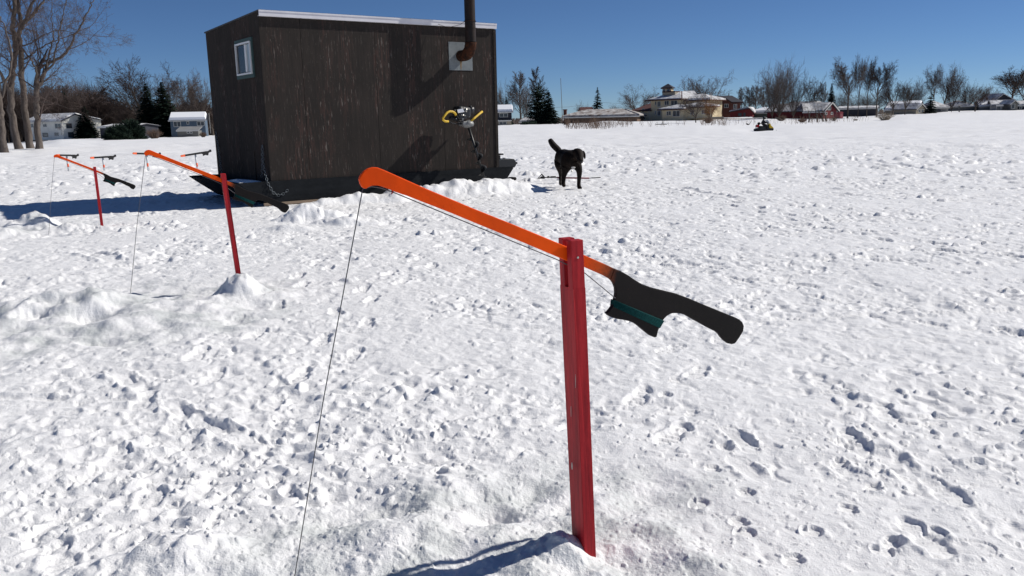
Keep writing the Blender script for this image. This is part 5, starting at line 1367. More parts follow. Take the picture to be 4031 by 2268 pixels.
def house(name, cat, label, pxL, YL, pxR, YR, eave, ridge, depth, wall, roof='gable', base=None, snow=0.30, trim='trim', windows=(), over=0.4, roofmat=None, chimney=None, inset=0.25, group='houses along the shore', ridge_at=0.5, side_windows=(), snowmat=None):
    g0, g1 = gp(pxL, YL), gp(pxR, YR)
    zb = min(g0.z, g1.z) - 0.5
    if base is not None: zb = at_y(pxL, base, YL).z
    A = Vector((g0.x, g0.y, zb)); B = Vector((g1.x, g1.y, zb)); e = (B - A); L = e.length; e.normalize(); n = Vector((-e.y, e.x, 0))
    ze = at_y((pxL + pxR) / 2, eave, (YL + YR) / 2).z; zr = at_y((pxL + pxR) / 2, ridge, (YL + YR) / 2 + depth * ridge_at).z
    r = empty(name, A, label, cat, group)
    P = lambda u, v, z: A + e * u + n * v + UP * (z - zb)
    b = MB()
    if roof == 'flat': zr = ze + 0.05
    vr = depth * ridge_at
    if roof in ('gable', 'hip', 'flat', 'skillion'):
        b.hexa([P(0, 0, zb), P(L, 0, zb), P(L, depth, zb), P(0, depth, zb)], [P(0, 0, ze), P(L, 0, ze), P(L, depth, ze), P(0, depth, ze)])
        if roof == 'gable':
            for u in (0.0, L - 0.15): b.prism([P(u, 0.02, ze + .002), P(u, depth - .02, ze + .002), P(u, vr, zr - .1)], e * 0.15)
    elif roof == 'front_gable':
        b.hexa([P(0, 0, zb), P(L, 0, zb), P(L, depth, zb), P(0, depth, zb)], [P(0, 0, ze), P(L, 0, ze), P(L, depth, ze), P(0, depth, ze)])
        b.prism([P(0.02, 0, ze + .002), P(L - .02, 0, ze + .002), P(L * ridge_at, 0, zr - .1)], n * 0.15)
    b.build('wall', H[wall], r)
    t = 0.16; o = over
    def slab(q, th, m, nm, par, lift=0.0, round_=True):
        b = MB(); lo = [Vector(p) + UP * lift for p in q]; b.hexa(lo, [p + UP * th for p in lo]) if len(q) == 4 else b.prism(lo, UP * th)
        ob = b.build(nm, m, par)
        if round_: 
            md = ob.modifiers.new('soft', 'BEVEL'); md.width = th * 0.45; md.segments = 3
        return ob
    rm = H[roofmat] if roofmat else H['shingle']
    fr = []
    if roof == 'gable':
        k = (zr - ze) / vr; k2 = (zr - ze) / (depth - vr)
        fr = [[P(-o, -o, ze - k * o), P(L + o, -o, ze - k * o), P(L + o, vr, zr), P(-o, vr, zr)], [P(-o, vr, zr), P(L + o, vr, zr), P(L + o, depth + o, ze - k2 * o), P(-o, depth + o, ze - k2 * o)]]
    elif roof == 'front_gable':
        um = L * ridge_at; k = (zr - ze) / um; k2 = (zr - ze) / (L - um)
        fr = [[P(-o, -o, ze - k * o), P(um, -o, zr), P(um, depth + o, zr), P(-o, depth + o, ze - k * o)], [P(um, -o, zr), P(L + o, -o, ze - k2 * o), P(L + o, depth + o, ze - k2 * o), P(um, depth + o, zr)]]
    elif roof == 'hip':
        i = min(L * 0.45, depth * inset * 2)
        c = [P(-o, -o, ze), P(L + o, -o, ze), P(L + o, depth + o, ze), P(-o, depth + o, ze)]; r0, r1 = P(i, vr, zr), P(L - i, vr, zr)
        fr = [[c[0], c[1], r1, r0], [c[1], c[2], r1], [c[2], c[3], r0, r1], [c[3], c[0], r0]]
    elif roof == 'skillion':
        fr = [[P(-o, -o, ze), P(L + o, -o, ze), P(L + o, depth + o, zr), P(-o, depth + o, zr)]]
    elif roof == 'flat':
        fr = [[P(-o, -o, ze), P(L + o, -o, ze), P(L + o, depth + o, ze), P(-o, depth + o, ze)]]
    b = MB()
    for q in fr: b.prism([p + UP * 0.01 for p in q], UP * t)
    rf = b.build('roof', rm, r)
    if snow > 0:
        b = MB()
        for q in fr:
            c = sum(q, Vector()) / len(q); s = [p.lerp(c, 0.035) for p in q]
            lo = [p + UP * (t + .015) for p in s]; hi = [p.lerp(c, 0.06) + UP * (t + snow) for p in s]
            nf = len(b.bm.faces); va = [b.bm.verts.new(p) for p in lo]; vb = [b.bm.verts.new(p) for p in hi]; m = len(va)
            b.bm.faces.new(va[::-1]); b.bm.faces.new(vb)
            for x in range(m): b.bm.faces.new((va[x], va[(x + 1) % m], vb[(x + 1) % m], vb[x]))
        b.build('roof_snow', M[snowmat] if snowmat else M['roof_snow'] if snow < .4 else SNOW, rf)
    if roof in ('gable', 'hip', 'flat', 'skillion'):
        b = MB(); ef = ze - (0.0 if roof != 'gable' else (zr - ze) / vr * o)
        b.hexa([P(-o, -o - .06, ef - .12), P(L + o, -o - .06, ef - .12), P(L + o, -o - .003, ef - .12), P(-o, -o - .003, ef - .12)], [P(-o, -o - .06, ef + .15), P(L + o, -o - .06, ef + .15), P(L + o, -o - .003, ef + .15), P(-o, -o - .003, ef + .15)])
        b.build('eaves', H[trim], rf)
    else:
        b = MB()
        for q in fr:
            a, c = (q[0], q[1]) if (q[0] - q[1]).length > 0 else (q[0], q[3])
            b.prism([a - n * .05 - UP * .1, c - n * .05 - UP * .1, c - n * .05 + UP * .17, a - n * .05 + UP * .17], n * .045)
        b.build('bargeboard', H[trim], rf)
    for w in windows:
        x0, x1, y0, y1 = w[:4]; kind = w[4] if len(w) > 4 else 'window'
        a = on_plane(x0, y1, A, n); c = on_plane(x1, y0, A, n)
        u0 = (a - A).dot(e); u1 = (c - A).dot(e); z0, z1 = a.z, c.z
        if u1 - u0 < .3: continue
        fw = 0.09
        b = MB()
        for (p0, p1, q0, q1) in ((u0, u1, z0, z0 + fw), (u0, u1, z1 - fw, z1), (u0, u0 + fw, z0 + fw, z1 - fw), (u1 - fw, u1, z0 + fw, z1 - fw)):
            b.hexa([P(p0, -.07, q0), P(p1, -.07, q0), P(p1, -.002, q0), P(p0, -.002, q0)], [P(p0, -.07, q1), P(p1, -.07, q1), P(p1, -.002, q1), P(p0, -.002, q1)])
        if kind == 'window' and u1 - u0 > 1.0:
            um = (u0 + u1) / 2; b.hexa([P(um - .04, -.06, z0 + fw), P(um + .04, -.06, z0 + fw), P(um + .04, -.03, z0 + fw), P(um - .04, -.03, z0 + fw)], [P(um - .04, -.06, z1 - fw), P(um + .04, -.06, z1 - fw), P(um + .04, -.03, z1 - fw), P(um - .04, -.03, z1 - fw)])
        wo_ = b.build(kind, H['trim'] if kind == 'window' else H['dark'], r)
        b = MB(); b.hexa([P(u0 + fw, -.025, z0 + fw), P(u1 - fw, -.025, z0 + fw), P(u1 - fw, -.004, z0 + fw), P(u0 + fw, -.004, z0 + fw)], [P(u0 + fw, -.025, z1 - fw), P(u1 - fw, -.025, z1 - fw), P(u1 - fw, -.004, z1 - fw), P(u0 + fw, -.004, z1 - fw)])
        b.build('pane', H['glass'] if kind != 'door_leaf' else H['dark'], wo_)
    for (v0, v1, z0f, z1f) in side_windows:     # on the right-hand end wall: fractions of depth and wall height
        b = MB(); za = zb + (ze - zb) * z0f; zc = zb + (ze - zb) * z1f
        b.hexa([P(L + .002, v0 * depth, za), P(L + .05, v0 * depth, za), P(L + .05, v1 * depth, za), P(L + .002, v1 * depth, za)], [P(L + .002, v0 * depth, zc), P(L + .05, v0 * depth, zc), P(L + .05, v1 * depth, zc), P(L + .002, v1 * depth, zc)])
        b.build('window', H['glass'], r)
    if chimney:
        x0, x1, y0, y1, dv = chimney
        a = on_plane(x0, y1, A + n * dv, n); c = on_plane(x1, y0, A + n * dv, n)
        b = MB(); w_ = (c - a).dot(e); b.hexa([a, a + e * w_, a + e * w_ + n * w_, a + n * w_], [p + UP * (c.z - a.z) for p in (a, a + e * w_, a + e * w_ + n * w_, a + n * w_)])
        q = a + UP * (c.z - a.z) - e * .12 - n * .12; w2 = w_ + .24
        b.hexa([q, q + e * w2, q + e * w2 + n * w2, q + n * w2], [p + UP * .22 for p in (q, q + e * w2, q + e * w2 + n * w2, q + n * w2)])
        b.build('chimney', H['brick'], rf)
    return r, P, L, ze, zr

house('house', 'house', 'white two-storey house with a sunlit gable end behind the cottonwoods', 113, 206, 251, 197, 478, 455, 9.5, 'white', 'gable', snow=.35, base=552, windows=[(218, 240, 486, 507), (121, 131, 487, 503), (171, 184, 488, 501), (170, 188, 523, 539, 'door'), (215, 231, 521, 536)], ridge_at=.35, side_windows=[(.10, .24, .60, .86), (.12, .26, .12, .40)])
house('house', 'house', 'slate-blue two-storey house with a thick white snow roof left of the cabin', 676, 190, 812, 192, 473, 452, 8, 'blue', 'gable', snow=.55, base=545, windows=[(684, 711, 478, 500), (735, 744, 478, 490), (776, 804, 478, 496)])
house('porch', 'porch', 'glass-roofed grey porch standing before the slate-blue house', 700, 184, 782, 184.5, 515, 501, 3.2, 'grey', 'skillion', snow=0, base=541, windows=[(736, 746, 517, 526), (748, 757, 517, 526)], roofmat='lgrey', group=None, over=.2)
house('house', 'house', 'low grey-blue house half hidden by the dark juniper clump', 398, 178, 530, 176, 500, 492, 8, 'dark', 'gable', snow=.10, base=550, windows=[(428, 438, 508, 525)])
house('house', 'house', 'dark upper-floor house with beige ground floor beside the cabin wall', 1935, 204, 2015, 204, 441, 422, 9, 'dark', 'gable', snow=.5, base=473, windows=[(1966, 1999, 445, 462)])
house('annex', 'house', 'beige ground floor with a pale glazed door under the dark house', 1935, 203.3, 2013, 203.3, 476, 474, 5, 'beige', 'flat', snow=0, base=498, windows=[(1965, 1994, 479, 491)], over=.1, group=None)
house('shed', 'shed', 'low shed with a sagging snow roof beside the ragged pine', 2050, 205, 2122, 203, 479, 466, 5, 'grey', 'gable', snow=.25, base=497, group='sheds along the shore')
house('house', 'house', 'long low brown building with a snow-covered hip roof behind the reeds', 2222, 205, 2508, 200, 461, 436, 12, 'brown', 'hip', snow=.3, snowmat='thin_snow', base=486, inset=.17, over=.7, chimney=(2218, 2229, 434, 463, 1.0))
house('house', 'house', 'dark brown gable top showing behind the long low building', 2292, 236, 2332, 236, 436, 424, 8, 'brown', 'gable', snow=0, base=462, roofmat='rshingle')
# the cream-yellow villa, built as wings of one house
vr_, P, L, ze, zr = house('villa', 'house', 'large cream-yellow villa with red-brown snowy roofs and a roof tower', 2562, 212, 2678, 205, 394, 364, 11, 'yellow', 'hip', snow=.12, base=478, roofmat='rshingle', trim='dtrim', inset=.3, over=1.1, windows=[(2578, 2584, 399, 415), (2588, 2601, 398, 421), (2616, 2634, 396, 415), (2641, 2667, 395, 416), (2578, 2583, 437, 452), (2588, 2601, 436, 456), (2551, 2559, 438, 470)])
vr_.name = 'villa'
def wing(nm, *a, **k):
    """another volume of the villa: its meshes become parts of it"""
    k.setdefault('trim', 'dtrim'); k.setdefault('roofmat', 'rshingle')
    r, *rest = house(nm, None, None, *a, group=None, **k)
    bpy.context.view_layer.update()
    for ch in list(r.children):
        ch.parent = vr_; ch.location = ch.location + (r.location - vr_.location)
    bpy.data.objects.remove(r)
wing('wing', 2490, 216, 2562, 212, 437, 408, 8, 'yellow', 'skillion', snow=0, base=480, windows=[(2527, 2536, 427, 442), (2530, 2540, 459, 472)])
wing('wing', 2606, 203.5, 2688, 198.5, 432, 416, 5, 'yellow', 'hip', snow=.16, base=478, inset=.5, over=.8, windows=[(2624, 2642, 437, 455), (2648, 2677, 435, 459)])
wing('wing', 2680, 207, 2786, 203, 397, 378, 9, 'yellow', 'hip', snow=.35, base=470, inset=.4, over=.8, windows=[(2686, 2704, 400, 410), (2742, 2756, 400, 409), (2775, 2786, 391, 409)])
wing('wing', 2684, 200, 2804, 196.5, 423, 411, 4, 'yellow', 'hip', snow=.35, base=468, inset=.5, over=.6, windows=[(2688, 2704, 435, 451), (2718, 2732, 434, 452), (2762, 2780, 432, 450), (2786, 2794, 431, 450)])
wing('wing', 2605.5, 214, 2640, 213, 348, 333, 2.2, 'yellow', 'hip', snow=0, base=374, inset=.5, over=.35, roofmat='shingle', windows=[(2609, 2619, 350, 362), (2625, 2639, 350, 362)])
wing('wing', 2700, 211, 2736, 211, 375, 362, 6, 'brown', 'gable', snow=.15, base=395)
wing('wing', 2606, 211, 2655, 209, 362, 361, 3, 'beige', 'flat', snow=0, base=375, over=.05)
house('house', 'house', 'brown brick house with dark gabled roofs right of the villa', 2822, 214, 2914, 216, 402, 379, 10, 'brick', 'gable', snow=0, base=464, roofmat='shingle', trim='dtrim', windows=[(2886, 2901, 410, 430), (2845, 2868, 450, 458)], over=.5)
house('gable_wing', 'house', 'steep brick gable front of the brown house right of the villa', 2815, 211.5, 2876, 211.5, 404, 386, 4, 'brick', 'front_gable', snow=0, base=464, roofmat='shingle', trim='dtrim', windows=[(2850, 2868, 409, 425), (2827, 2838, 413, 425)], group=None)
house('carport', 'shed', 'dark red carport with a snow roof below the brown brick house', 2874, 204, 2962, 202, 441, 429, 7, 'barn', 'front_gable', snow=.3, base=462, ridge_at=.85, roofmat='rshingle', trim='dtrim', group='sheds along the shore', windows=[(2926, 2935, 444, 460, 'door'), (2905, 2920, 445, 458, 'door')])
house('shed', 'shed', 'grey-green shed with a snow mound roof behind the rider', 2962, 206, 3046, 204, 446, 432, 6, 'green', 'hip', snow=.5, base=464, group='sheds along the shore', windows=[(3024, 3036, 451, 461)], inset=.25)
house('shed', 'shed', 'low grey shed between the two big tree trunks', 3074, 204, 3106, 204, 449, 441, 5, 'grey', 'gable', snow=.35, base=465, group='sheds along the shore')
house('garage', 'garage', 'small garage with a white snowy gable and dark door', 3110, 203, 3138, 203, 451, 441, 6, 'lgrey', 'front_gable', snow=.3, base=464, group='sheds along the shore', windows=[(3112, 3132, 454, 463, 'door')])
house('house', 'house', 'dark house with patchy snow on its roof behind the red barn', 3136, 232, 3246, 232, 415, 403, 9, 'brown', 'gable', snow=.2, base=455, windows=[(3150, 3166, 418, 430)], roofmat='rshingle')
# the red barn: long side wall to the left, gable to the right
rb, P, L, ze, zr = house('barn', 'barn', 'red barn with white-framed windows and a grey snowy roof', 3241, 189, 3291, 193, 434, 407, 14, 'barn', 'front_gable', snow=.14, base=468, ridge_at=.5, windows=[(3256, 3271, 419, 434), (3247, 3256, 442, 453), (3270, 3279, 441, 452)], roofmat='shingle', over=.5, group=None)
house('barn_wing', 'barn', 'long low red wing joining the left side of the red barn', 3164, 190.5, 3240, 189.5, 440, 410, 9, 'barn', 'gable', snow=.12, base=468, roofmat='shingle', group=None, over=.4)
house('shed', 'shed', 'long dark low shed with a thin snow line behind the tall trees', 3296, 218, 3450, 214, 428, 421, 8, 'dark', 'gable', snow=.12, base=460, group='sheds along the shore')
house('shed', 'shed', 'light grey low building behind the snowy bush', 3484, 240, 3556, 238, 434, 424, 8, 'lgrey', 'gable', snow=.3, base=456, group='sheds along the shore')
house('house', 'house', 'long grey house with a wide snow roof behind the pair of dark trees', 3488, 228, 3608, 224, 431, 404, 12, 'grey', 'gable', snow=.4, base=455, over=.6)
house('house', 'house', 'beige gable end with two dark windows left of the small conifer', 3606, 221, 3640, 223, 428, 410, 8, 'beige', 'front_gable', snow=.2, base=452, windows=[(3615, 3623, 431, 444), (3627, 3635, 430, 444)])
house('house', 'house', 'grey hip-roofed house partly hidden by the small conifer', 3672, 226, 3732, 226, 425, 399, 9, 'lgrey', 'hip', snow=.1, base=446, inset=.5, over=.6)
house('house', 'house', 'dark low building with thin snow right of the lamp post', 3750, 248, 3852, 248, 420, 397, 10, 'grey', 'hip', snow=.05, base=440, inset=.25, roofmat='shingle')
house('house', 'house', 'pale snow-roofed wing left of the blue-grey house', 3856, 246, 3905, 245, 419, 400, 9, 'lgrey', 'gable', snow=.45, base=437, chimney=(3881, 3889, 387, 405, 4))
house('house', 'house', 'blue-grey house with a dark gable and arched window at the right edge', 3905, 239, 3984, 237, 411, 396, 9, 'blue', 'gable', snow=.06, base=438, roofmat='shingle', windows=[(3964, 3975, 415, 430)], over=.6)
house('dormer', 'house', 'dark upper gable with pale roof edge on the blue-grey house', 3912, 246, 3988, 246, 395, 371, 9, 'dark', 'front_gable', snow=.15, base=412, ridge_at=.4, roofmat='shingle', group=None)
house('entrance_porch', 'porch', 'small white columned entrance porch of the blue-grey house', 3921, 234, 3944, 234, 417, 414, 3, 'lgrey', 'flat', snow=.15, base=435, windows=[(3925, 3937, 419, 434, 'door')], group=None, over=.2)
house('gable_bay', 'house', 'round-topped grey bay at the right end of the blue-grey house', 3976, 233, 4005, 233, 408, 396, 5, 'grey', 'front_gable', snow=.1, base=436, group=None, windows=[(3980, 3996, 409, 428)])
house('house', 'house', 'low snow-roofed wing running out of the right picture edge', 4006, 240, 4090, 238, 415, 402, 8, 'dark', 'gable', snow=.35, base=436, windows=[(4012, 4024, 418, 430)])

def boxy(name, label, cat, px0, px1, r0, r1, Y, depth, m, group=None, bev=0.05, snow=0):
    a = at_y(px0, r1, Y); c = at_y(px1, r0, Y); ctr = (a + c) / 2; ctr.y = Y + depth / 2
    b = MB(); b.box(ctr, (c.x - a.x, depth, c.z - a.z), None, min(bev, (c.z - a.z) * .3)); o = b.build(name, m)
    return tag(o, label, cat, group)
# hedge, booths, planks, posts
def hedge(label, px0, px1, top, Y, depth, m='needles', dens=60):
    rng = np.random.RandomState(int(px0)); g0, g1 = gp(px0, Y), gp(px1, Y); z1 = at_y(px0, top, Y).z
    n = int(dens * (g1.x - g0.x) * depth); c = np.stack([rng.uniform(g0.x, g1.x, n), rng.uniform(Y, Y + depth, n), np.zeros(n)], 1)
    zb = min(g0.z, g1.z); c[:, 2] = zb + (z1 - zb) * rng.beta(1.6, 1.1, n)
    d = rng.normal(size=(n, 3)); d /= np.linalg.norm(d, axis=1)[:, None]; s = np.cross(d, rng.normal(size=(n, 3))); s /= np.linalg.norm(s, axis=1)[:, None]
    P = np.stack([c - s * .06, c + s * .06, c + s * .03 + d * .32, c - s * .03 + d * .32], 1)
    o = link_mesh('hedge', raw_mesh('hedge', P.reshape(-1, 3), np.arange(4 * n).reshape(-1, 4)), M[m]); return tag(o, label, 'hedge')
hedge('clipped dark hedge in front of the low snow-roofed shed', 2056, 2112, 481, 186, 3.0)
booth = []
def toilet(label, px0, px1, r0, Y):
    r1 = 466; a = at_y(px0, r1, Y); c = at_y(px1, r0, Y); w = c.x - a.x; r = empty('toilet_booth', ((a.x + c.x) / 2, Y, a.z), label, 'booth', 'red booths beside the red barn')
    b = MB(); b.box(((a.x + c.x) / 2, Y + .6, (a.z + c.z) / 2 - .1), (w, 1.2, c.z - a.z - .2), None, .05); b.build('cabin_body', H['pink'], r)
    b = MB(); n = 10; b.prism([Vector(((a.x + c.x) / 2 + w * .53 * math.cos(t), Y - .05, c.z - .22 + .3 * math.sin(t))) for t in np.linspace(0, math.pi, n)], Vector((0, 1.3, 0))); b.build('roof', H['pink'], r)
    b = MB(); b.box(((a.x + c.x) / 2, Y - .02, (a.z + c.z) / 2 - .1), (w * .62, .04, c.z - a.z - .5), None, .01); b.build('door', mat('paler_red_door', (0.5, 0.17, 0.17), 0.6), r)
toilet('left one of two faded red booths beside the red barn', 3290, 3304, 443, 183); toilet('right one of two faded red booths beside the red barn', 3305, 3320, 441, 182)
def pole_thing(name, label, cat, px0, r0, px1, r1, Y, rad, m, cap=None):
    a = at_y(px0, r0, Y); c = at_y(px1, r1, Y); b = MB(); b.tube([a - UP * .3, c], [rad, rad * .7], 8)
    if cap: b.box(c, cap, None, .02)
    return tag(b.build(name, m), label, cat)
pole_thing('antenna_mast', 'very tall thin antenna mast beside the brick chimney', 'mast', 2215.5, 496, 2207, 308, 190, .075, H['grey'])
pole_thing('lamp_post', 'plain dark post standing on the bank in front of the dark low building', 'post', 3776, 446, 3776, 419, 218, .16, H['grey'], cap=(.4, .4, .25))
pole_thing('vent_pipe', 'metal vent pipe sticking up behind the brown brick house roof', 'pipe', 2870, 385, 2869, 367, 222, .16, H['grey'])
pole_thing('utility_pole', 'grey pole at the right end of the slate-blue house', 'pole', 829, 520, 822, 445, 188, .10, H['lgrey'])
pole_thing('marker_post', 'short thin stake on the ice edge before the villa yard', 'post', 2608.5, 489, 2608.5, 474, 131, .05, H['grey'])
for lab, x0, y0, x1, y1, Y, rad in [('dark leaning log with branch stubs on the shore snow behind the rider', 3088, 486, 3052, 462, 160, .32), ('short grey log half buried left of the rider', 2949, 499, 2938, 487, 132, .18)]:
    a = at_y(x0, y0, Y); c = at_y(x1, y1, Y); b = MB(); b.tube([a, a.lerp(c, .5) + Vector((0, 0, .12)), c], [rad, rad * .8, rad * .45], 8); b.tube([a.lerp(c, .3), a.lerp(c, .3) + Vector((.5, 0, .8))], [rad * .3, .03], 6)
    tag(b.build('log', M['bark']), lab, 'log')
def plank(label, px0, px1, r0, r1, Y, m=H['grey']):
    boxy('plank', label, 'plank', px0, px1, r0, r1, Y, 1.2, m, None, .03)
plank('long grey plank lying on the shore snow before the villa', 2585, 2626, 488, 491.5, 130)
boxy('boat_hull', 'small dark upturned hull on the snow far right', 'boat', 3664, 3690, 459, 463.5, 160, 1.4, H['dark'], None, .25)
boxy('planter_box', 'pale small crate on the snow bank far right', 'crate', 3796, 3809, 457, 462, 165, 1.0, H['lgrey'], None, .1)
boxy('parked_trailer', 'dark covered trailer with snow on top beside the small conifer', 'trailer', 3683, 3706, 429, 442, 212, 2.0, H['dark'], None, .3)
boxy('garden_wall', 'beige low garden wall with snow on top before the brown brick house', 'wall', 2796, 2850, 459, 471, 185, 1.0, H['beige'], None, .08)
boxy('snow_board_flat', 'dark mat lying flat on the snow near the cabin', 'mat', 1961, 1980, 508, 510.5, 118, 1.5, H['dark'], None, .03)
# power lines crossing the gap in the houses
for i, (a, c) in enumerate((((2185, 423), (2290, 414)), ((2360, 403), (2510, 407)), ((2195, 453), (2262, 449)))):
    p, q = at_y(*a, 310), at_y(*c, 310); b = MB(); b.tube([p, p.lerp(q, .5) - UP * .25, q], .035, 4)
    tag(b.build('power_line', H['grey']), ['thin power line left of the lone spruce, above the chimney', 'thin power line right of the lone spruce', 'lowest thin power line beside the brick chimney'][i], 'power line')

# ------------------------------------------------------------------ dry reeds and brush on the shore
def reeds(name, label, spans, seed, m, h=(1.0, 2.4), lean=0.3, cat='reeds', rad=0.018, kind='stuff', fork=1):
    rng = np.random.RandomState(seed); S = []
    for (px0, px1, Y0, Y1, n, hs) in spans:
        for _ in range(n):
            px = rng.uniform(px0, px1); Y = rng.uniform(Y0, Y1); g = gp(px, Y); hh = rng.uniform(*h) * hs
            d = np.array([rng.normal(0, lean), rng.normal(0, lean), 1.0]); d /= np.linalg.norm(d)
            p0 = np.array(g) - [0, 0, .1]; p1 = p0 + d * hh * .6; d2 = d + rng.normal(0, .25, 3); d2 /= np.linalg.norm(d2); p2 = p1 + d2 * hh * .5
            S.append((*p0, *p1, rad, rad * .8)); S.append((*p1, *p2, rad * .8, rad * .4))
            for _k in range(fork):
                d3 = d + rng.normal(0, .35, 3); d3 /= np.linalg.norm(d3); p3 = p1 + d3 * hh * .4; S.append((*p1, *p3, rad * .6, rad * .3))
    o = link_mesh(name, seg_mesh(name, S, 3), m)
    if kind: tag(o, label, cat, kind=kind)
    else: tag(o, label, cat)
    return o
M['reed'] = mat('dry_reddish_reeds', (0.12, 0.075, 0.058), 0.9, 0.1, vary=((0.20, 0.145, 0.11), 0.6, 0.2))
M['straw'] = mat('pale_straw', (0.32, 0.27, 0.21), 0.9, 0.1)
reeds('reed_bed', 'dry reddish brown reeds before the long brown building', [(2225, 2300, 104, 128, 90, .6), (2300, 2490, 112, 150, 240, .55), (2300, 2400, 104, 118, 60, .5), (2330, 2350, 110, 116, 25, .9)], 3, M['reed'])
reeds('dry_grass', 'thin pale dry grass sticking out of the shore snow', [(2500, 2700, 110, 140, 40, .4), (2760, 2860, 118, 145, 110, .6), (2860, 3120, 125, 160, 50, .5), (3130, 3300, 130, 165, 130, .7), (3300, 3420, 135, 165, 25, .5)], 4, M['reed'], rad=.016)
def bush(label, px, Y, w_px, h_row, seed, m='reed', n=120, name='bare_bush'):
    rng = np.random.RandomState(seed); g = gp(px, Y); H_ = at_y(px, h_row, Y).z - g.z; W = w_px * Y / F_PX / 2; S = []
    for _ in range(n):
        a = rng.uniform(0, 6.28); f = rng.rand() ** .6; tgt = np.array([math.cos(a) * W * f, math.sin(a) * W * f * .7, H_ * rng.uniform(.55, 1.0) * (1 - .35 * f * f)])
        p0 = np.array([math.cos(a) * W * f * .25, math.sin(a) * W * f * .2, -.1]); mid = (p0 + tgt) / 2 + np.array([0, 0, H_ * .12]) + rng.normal(0, W * .04, 3)
        rr = .012 + .010 * rng.rand(); S.append((*p0, *mid, rr * 1.5, rr)); S.append((*mid, *tgt, rr, rr * .5))
        for _k in range(3):
            q = mid + (tgt - mid) * rng.rand(); e = q + rng.normal(0, 1, 3) * W * .12 + np.array([0, 0, H_ * .14]); S.append((*q, *e, rr * .7, rr * .4))
    r = empty(name, g, label, 'bush', 'bare bushes on the shore'); o = link_mesh('branches', seg_mesh('branches', S, 3), M[m], r, world_coords=False); return r
bush('pale snow-filled bush on the bank below the pair of dark trees', 3484, 152, 84, 442, 5, 'straw', 130)
bush('brown rounded bush between the twin spruces and the slate-blue house', 608, 150, 78, 506, 6, 'reed', 150)
bush('brown low bush beside the thick-trunked tree before the villa', 2788, 146, 44, 462, 7, 'reed', 160)
bush('thin brown brush at the foot of the big dense tree', 3080, 170, 40, 452, 8, 'reed', 110)
bush('bare low brush left of the shore stems', 3158, 152, 40, 466, 9, 'reed', 140)
bush('sparse brush right of the shore stems', 3282, 158, 34, 462, 10, 'reed', 70)
bush('small tangled bush on the shore snow below the third tall tree', 3368, 152, 26, 468, 11, 'reed', 40)
bush('dark twiggy bush at the right end of the slate-blue house', 800, 150, 34, 520, 12, 'reed', 120)
bush('brown brush at the foot of the antenna mast', 2228, 178, 40, 468, 13, 'reed', 200)
for i, (x0, y0, x1, y1) in enumerate([(3184, 481, 3182, 440), (3217, 484, 3210, 436), (3242, 483, 3222, 438), (3254, 483, 3237, 437), (3284, 483, 3278, 462)]):
    a = at_y(x0, y0, 150); c = at_y(x1, y1, 151); b = MB(); m_ = a.lerp(c, .5) + Vector((.15, 0, .1)); b.tube([a, m_, c], [.14, .11, .07], 7); b.tube([m_, m_ + Vector((.5, .2, 1.3))], [.05, .015], 5); b.tube([c, c + Vector((-.2, 0, .9))], [.06, .012], 5)
    tag(b.build('leaning_sapling', M['bark']), ['leftmost thin bare sapling before the red barn wing', 'second thin sapling from the left before the red barn wing', 'leaning sapling in the middle before the red barn', 'fourth thin leaning sapling before the red barn corner', 'short broken sapling right of the leaning ones'][i], 'sapling', 'leaning saplings before the red barn')
# far treeline that closes the horizon
rng = np.random.RandomState(21); S = []
for _ in range(5200):
    px = rng.uniform(-300, 4400); Y = rng.uniform(420, 520); g = gp(px, Y); t = at_y(px, horizon(px) - rng.uniform(2, 16) * (0.6 + 0.4 * math.sin(px / 90.0)), Y).z
    x = g.x + rng.normal(0, .5); S.append((x, Y, g.z - 1, x + rng.normal(0, 1.2), Y, t, .5, .12))
far = link_mesh('far_woods', seg_mesh('far_woods', S, 3), M['twig']); tag(far, 'low line of distant bare woods on the horizon', 'woods', kind='stuff')
S = []
for _ in range(9000):
    px = rng.uniform(-250, 860); Y = rng.uniform(278, 300); g = gp(px, Y); tp = np.interp(px, [p[0] for p in prof], [p[1] for p in prof]); t = at_y(px, tp + 25 + 110 * rng.rand() ** .8, Y).z
    x = g.x; S.append((x, Y, g.z - 1, x + rng.normal(0, 1.0), Y, t, .20, .05)) 
und = link_mesh('wood_undergrowth', seg_mesh('wood_undergrowth', S, 3), M['twig_dark']); tag(und, 'dark brown undergrowth closing the wood behind the left houses', 'undergrowth', kind='stuff')

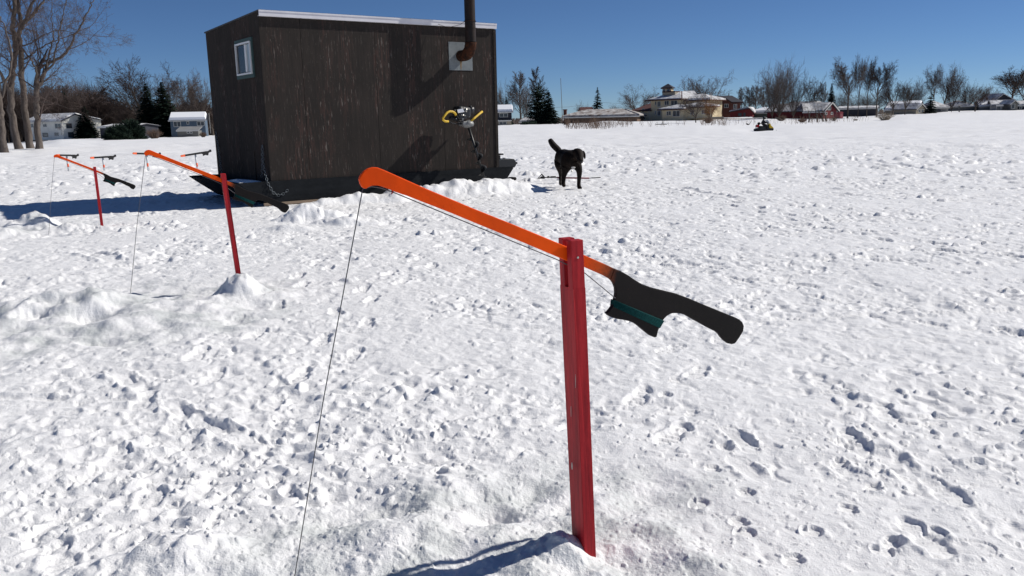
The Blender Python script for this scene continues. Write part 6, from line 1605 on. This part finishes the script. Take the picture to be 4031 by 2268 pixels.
# ------------------------------------------------------------------ snowmobile and rider
def snowmobile():
    YS = 84.0
    q = lambda zx, zy, dy=0.0: at_y(2900 + zx / 10.35, 420 + zy / 10.35, YS + dy)
    r = empty('snowmobile', q(1150, 1075), 'black and yellow snowmobile with a rear rack driving across the ice', 'snowmobile')
    D = Vector((0, 1, 0))
    b = MB(); b.prism([q(*p) for p in [(740, 1000), (760, 930), (900, 900), (1250, 960), (1330, 1010), (1280, 1065), (1150, 1080), (900, 1075), (760, 1050)]], D * .5); b.build('track', M['black_matte'], r)
    b = MB(); b.prism([q(*p, -.05) for p in [(760, 940), (800, 905), (960, 860), (980, 800), (1280, 800), (1330, 880), (1500, 860), (1515, 940), (1440, 1000), (1200, 1000), (1000, 960), (800, 960)]], D * .75); b.build('body', M['black_plastic'], r, bevel=.03)
    b = MB(); b.prism([q(*p, -.1) for p in [(1330, 870), (1325, 700), (1385, 700), (1400, 760), (1480, 830), (1512, 870), (1420, 880)]], D * .8); b.build('hood', M['yellow_hood'], r, bevel=.04)
    b = MB(); b.prism([q(*p, .1) for p in [(1180, 560), (1270, 540), (1320, 620), (1370, 720), (1340, 760), (1250, 640)]], D * .35); b.build('windscreen', M['screen'], r)
    b = MB(); b.prism([q(*p, .05) for p in [(830, 850), (850, 780), (1180, 790), (1220, 860)]], D * .4); b.build('seat', M['black_matte'], r, bevel=.03)
    b = MB()
    for dy in (-.15, .35):
        b.tube([q(775, 920, dy), q(770, 800, dy), (q(800, 755, dy)), q(850, 755, dy)], .018, 6); b.tube([q(765, 825, dy), q(850, 825, dy)], .014, 6); b.tube([q(775, 880, dy), q(850, 880, dy)], .014, 6)
    b.tube([q(800, 755, -.15), q(800, 755, .35)], .018, 6); b.build('rack', M['black_matte'], r)
    for dy in (-.45, .55):
        b = MB(); b.tube([q(1380, 1062, dy), q(1500, 1062, dy), q(1560, 1050, dy), q(1600, 1010, dy), q(1618, 955, dy)], .035, 6); b.tube([q(1470, 1055, dy), q(1480, 960, dy * .5)], .025, 6); b.build('ski', M['black_matte'], r)
    b = MB(); b.prism([q(*p, -.1) for p in [(820, 830), (815, 770), (860, 735), (930, 740), (925, 800), (870, 850)]], D * .5); o = b.build('red_fuel_can', M['red_post'], None, bevel=.03); tag(o, 'small dark red can strapped on the snowmobile rack', 'fuel can')
    # rider
    p = empty('person', q(1100, 820), 'person in a black snowsuit and helmet riding the snowmobile', 'person')
    N = []; E = []
    def add(pt, rx, par=None, ry=None):
        rx *= 1.45; N.append((pt, rx, ry or rx)); i = len(N) - 1
        if par is not None: E.append((par, i))
        return i
    pel = add(q(1010, 790, .15), .19); w = add(q(1030, 700, .15), .18, pel); c = add(q(1070, 590, .15), .20, w); nk = add(q(1100, 525, .15), .09, c); 
    for dy in (-.12, .42):
        k = add(q(1140, 745, dy), .11, pel); k = add(q(1250, 790, dy), .085, k); k = add(q(1240, 900, dy), .07, k); k = add(q(1290, 930, dy), .06, k)
        s = add(q(1090, 575, dy - .03), .095, c); s = add(q(1150, 650, dy - .08), .07, s); s = add(q(1240, 650, dy), .055, s); s = add(q(1290, 690, dy), .05, s)
    skin_mesh('body', N, E, pel, M['suit'], p, 1)
    b = MB(); b.ball(q(1115, 465, .15), .145, 14, (1, 1, 1.1)); b.box(q(1165, 480, .15), (.08, .2, .14), None, .02); b.build('helmet', M['black_plastic'], p)
    b = MB(); b.box(q(1150, 455, .15), (.12, .2, .08), None, .02); b.build('goggles', M['chrome'], p)
    # bag behind the rider
    b = MB(); b.ball(q(905, 690, .15), .16, 12, (1, 1, .9)); o = b.build('duffel_bag', M['black_matte']); tag(o, 'dark bag carried behind the snowmobile rider', 'bag')
M['yellow_hood'] = mat('yellow_hood_paint', (0.62, 0.42, 0.03), 0.4); M['screen'] = mat('clear_windscreen', (0.55, 0.58, 0.6), 0.2, 0.5); M['suit'] = mat('black_snowsuit', (0.016, 0.016, 0.022), 0.8, 0.2)
snowmobile()
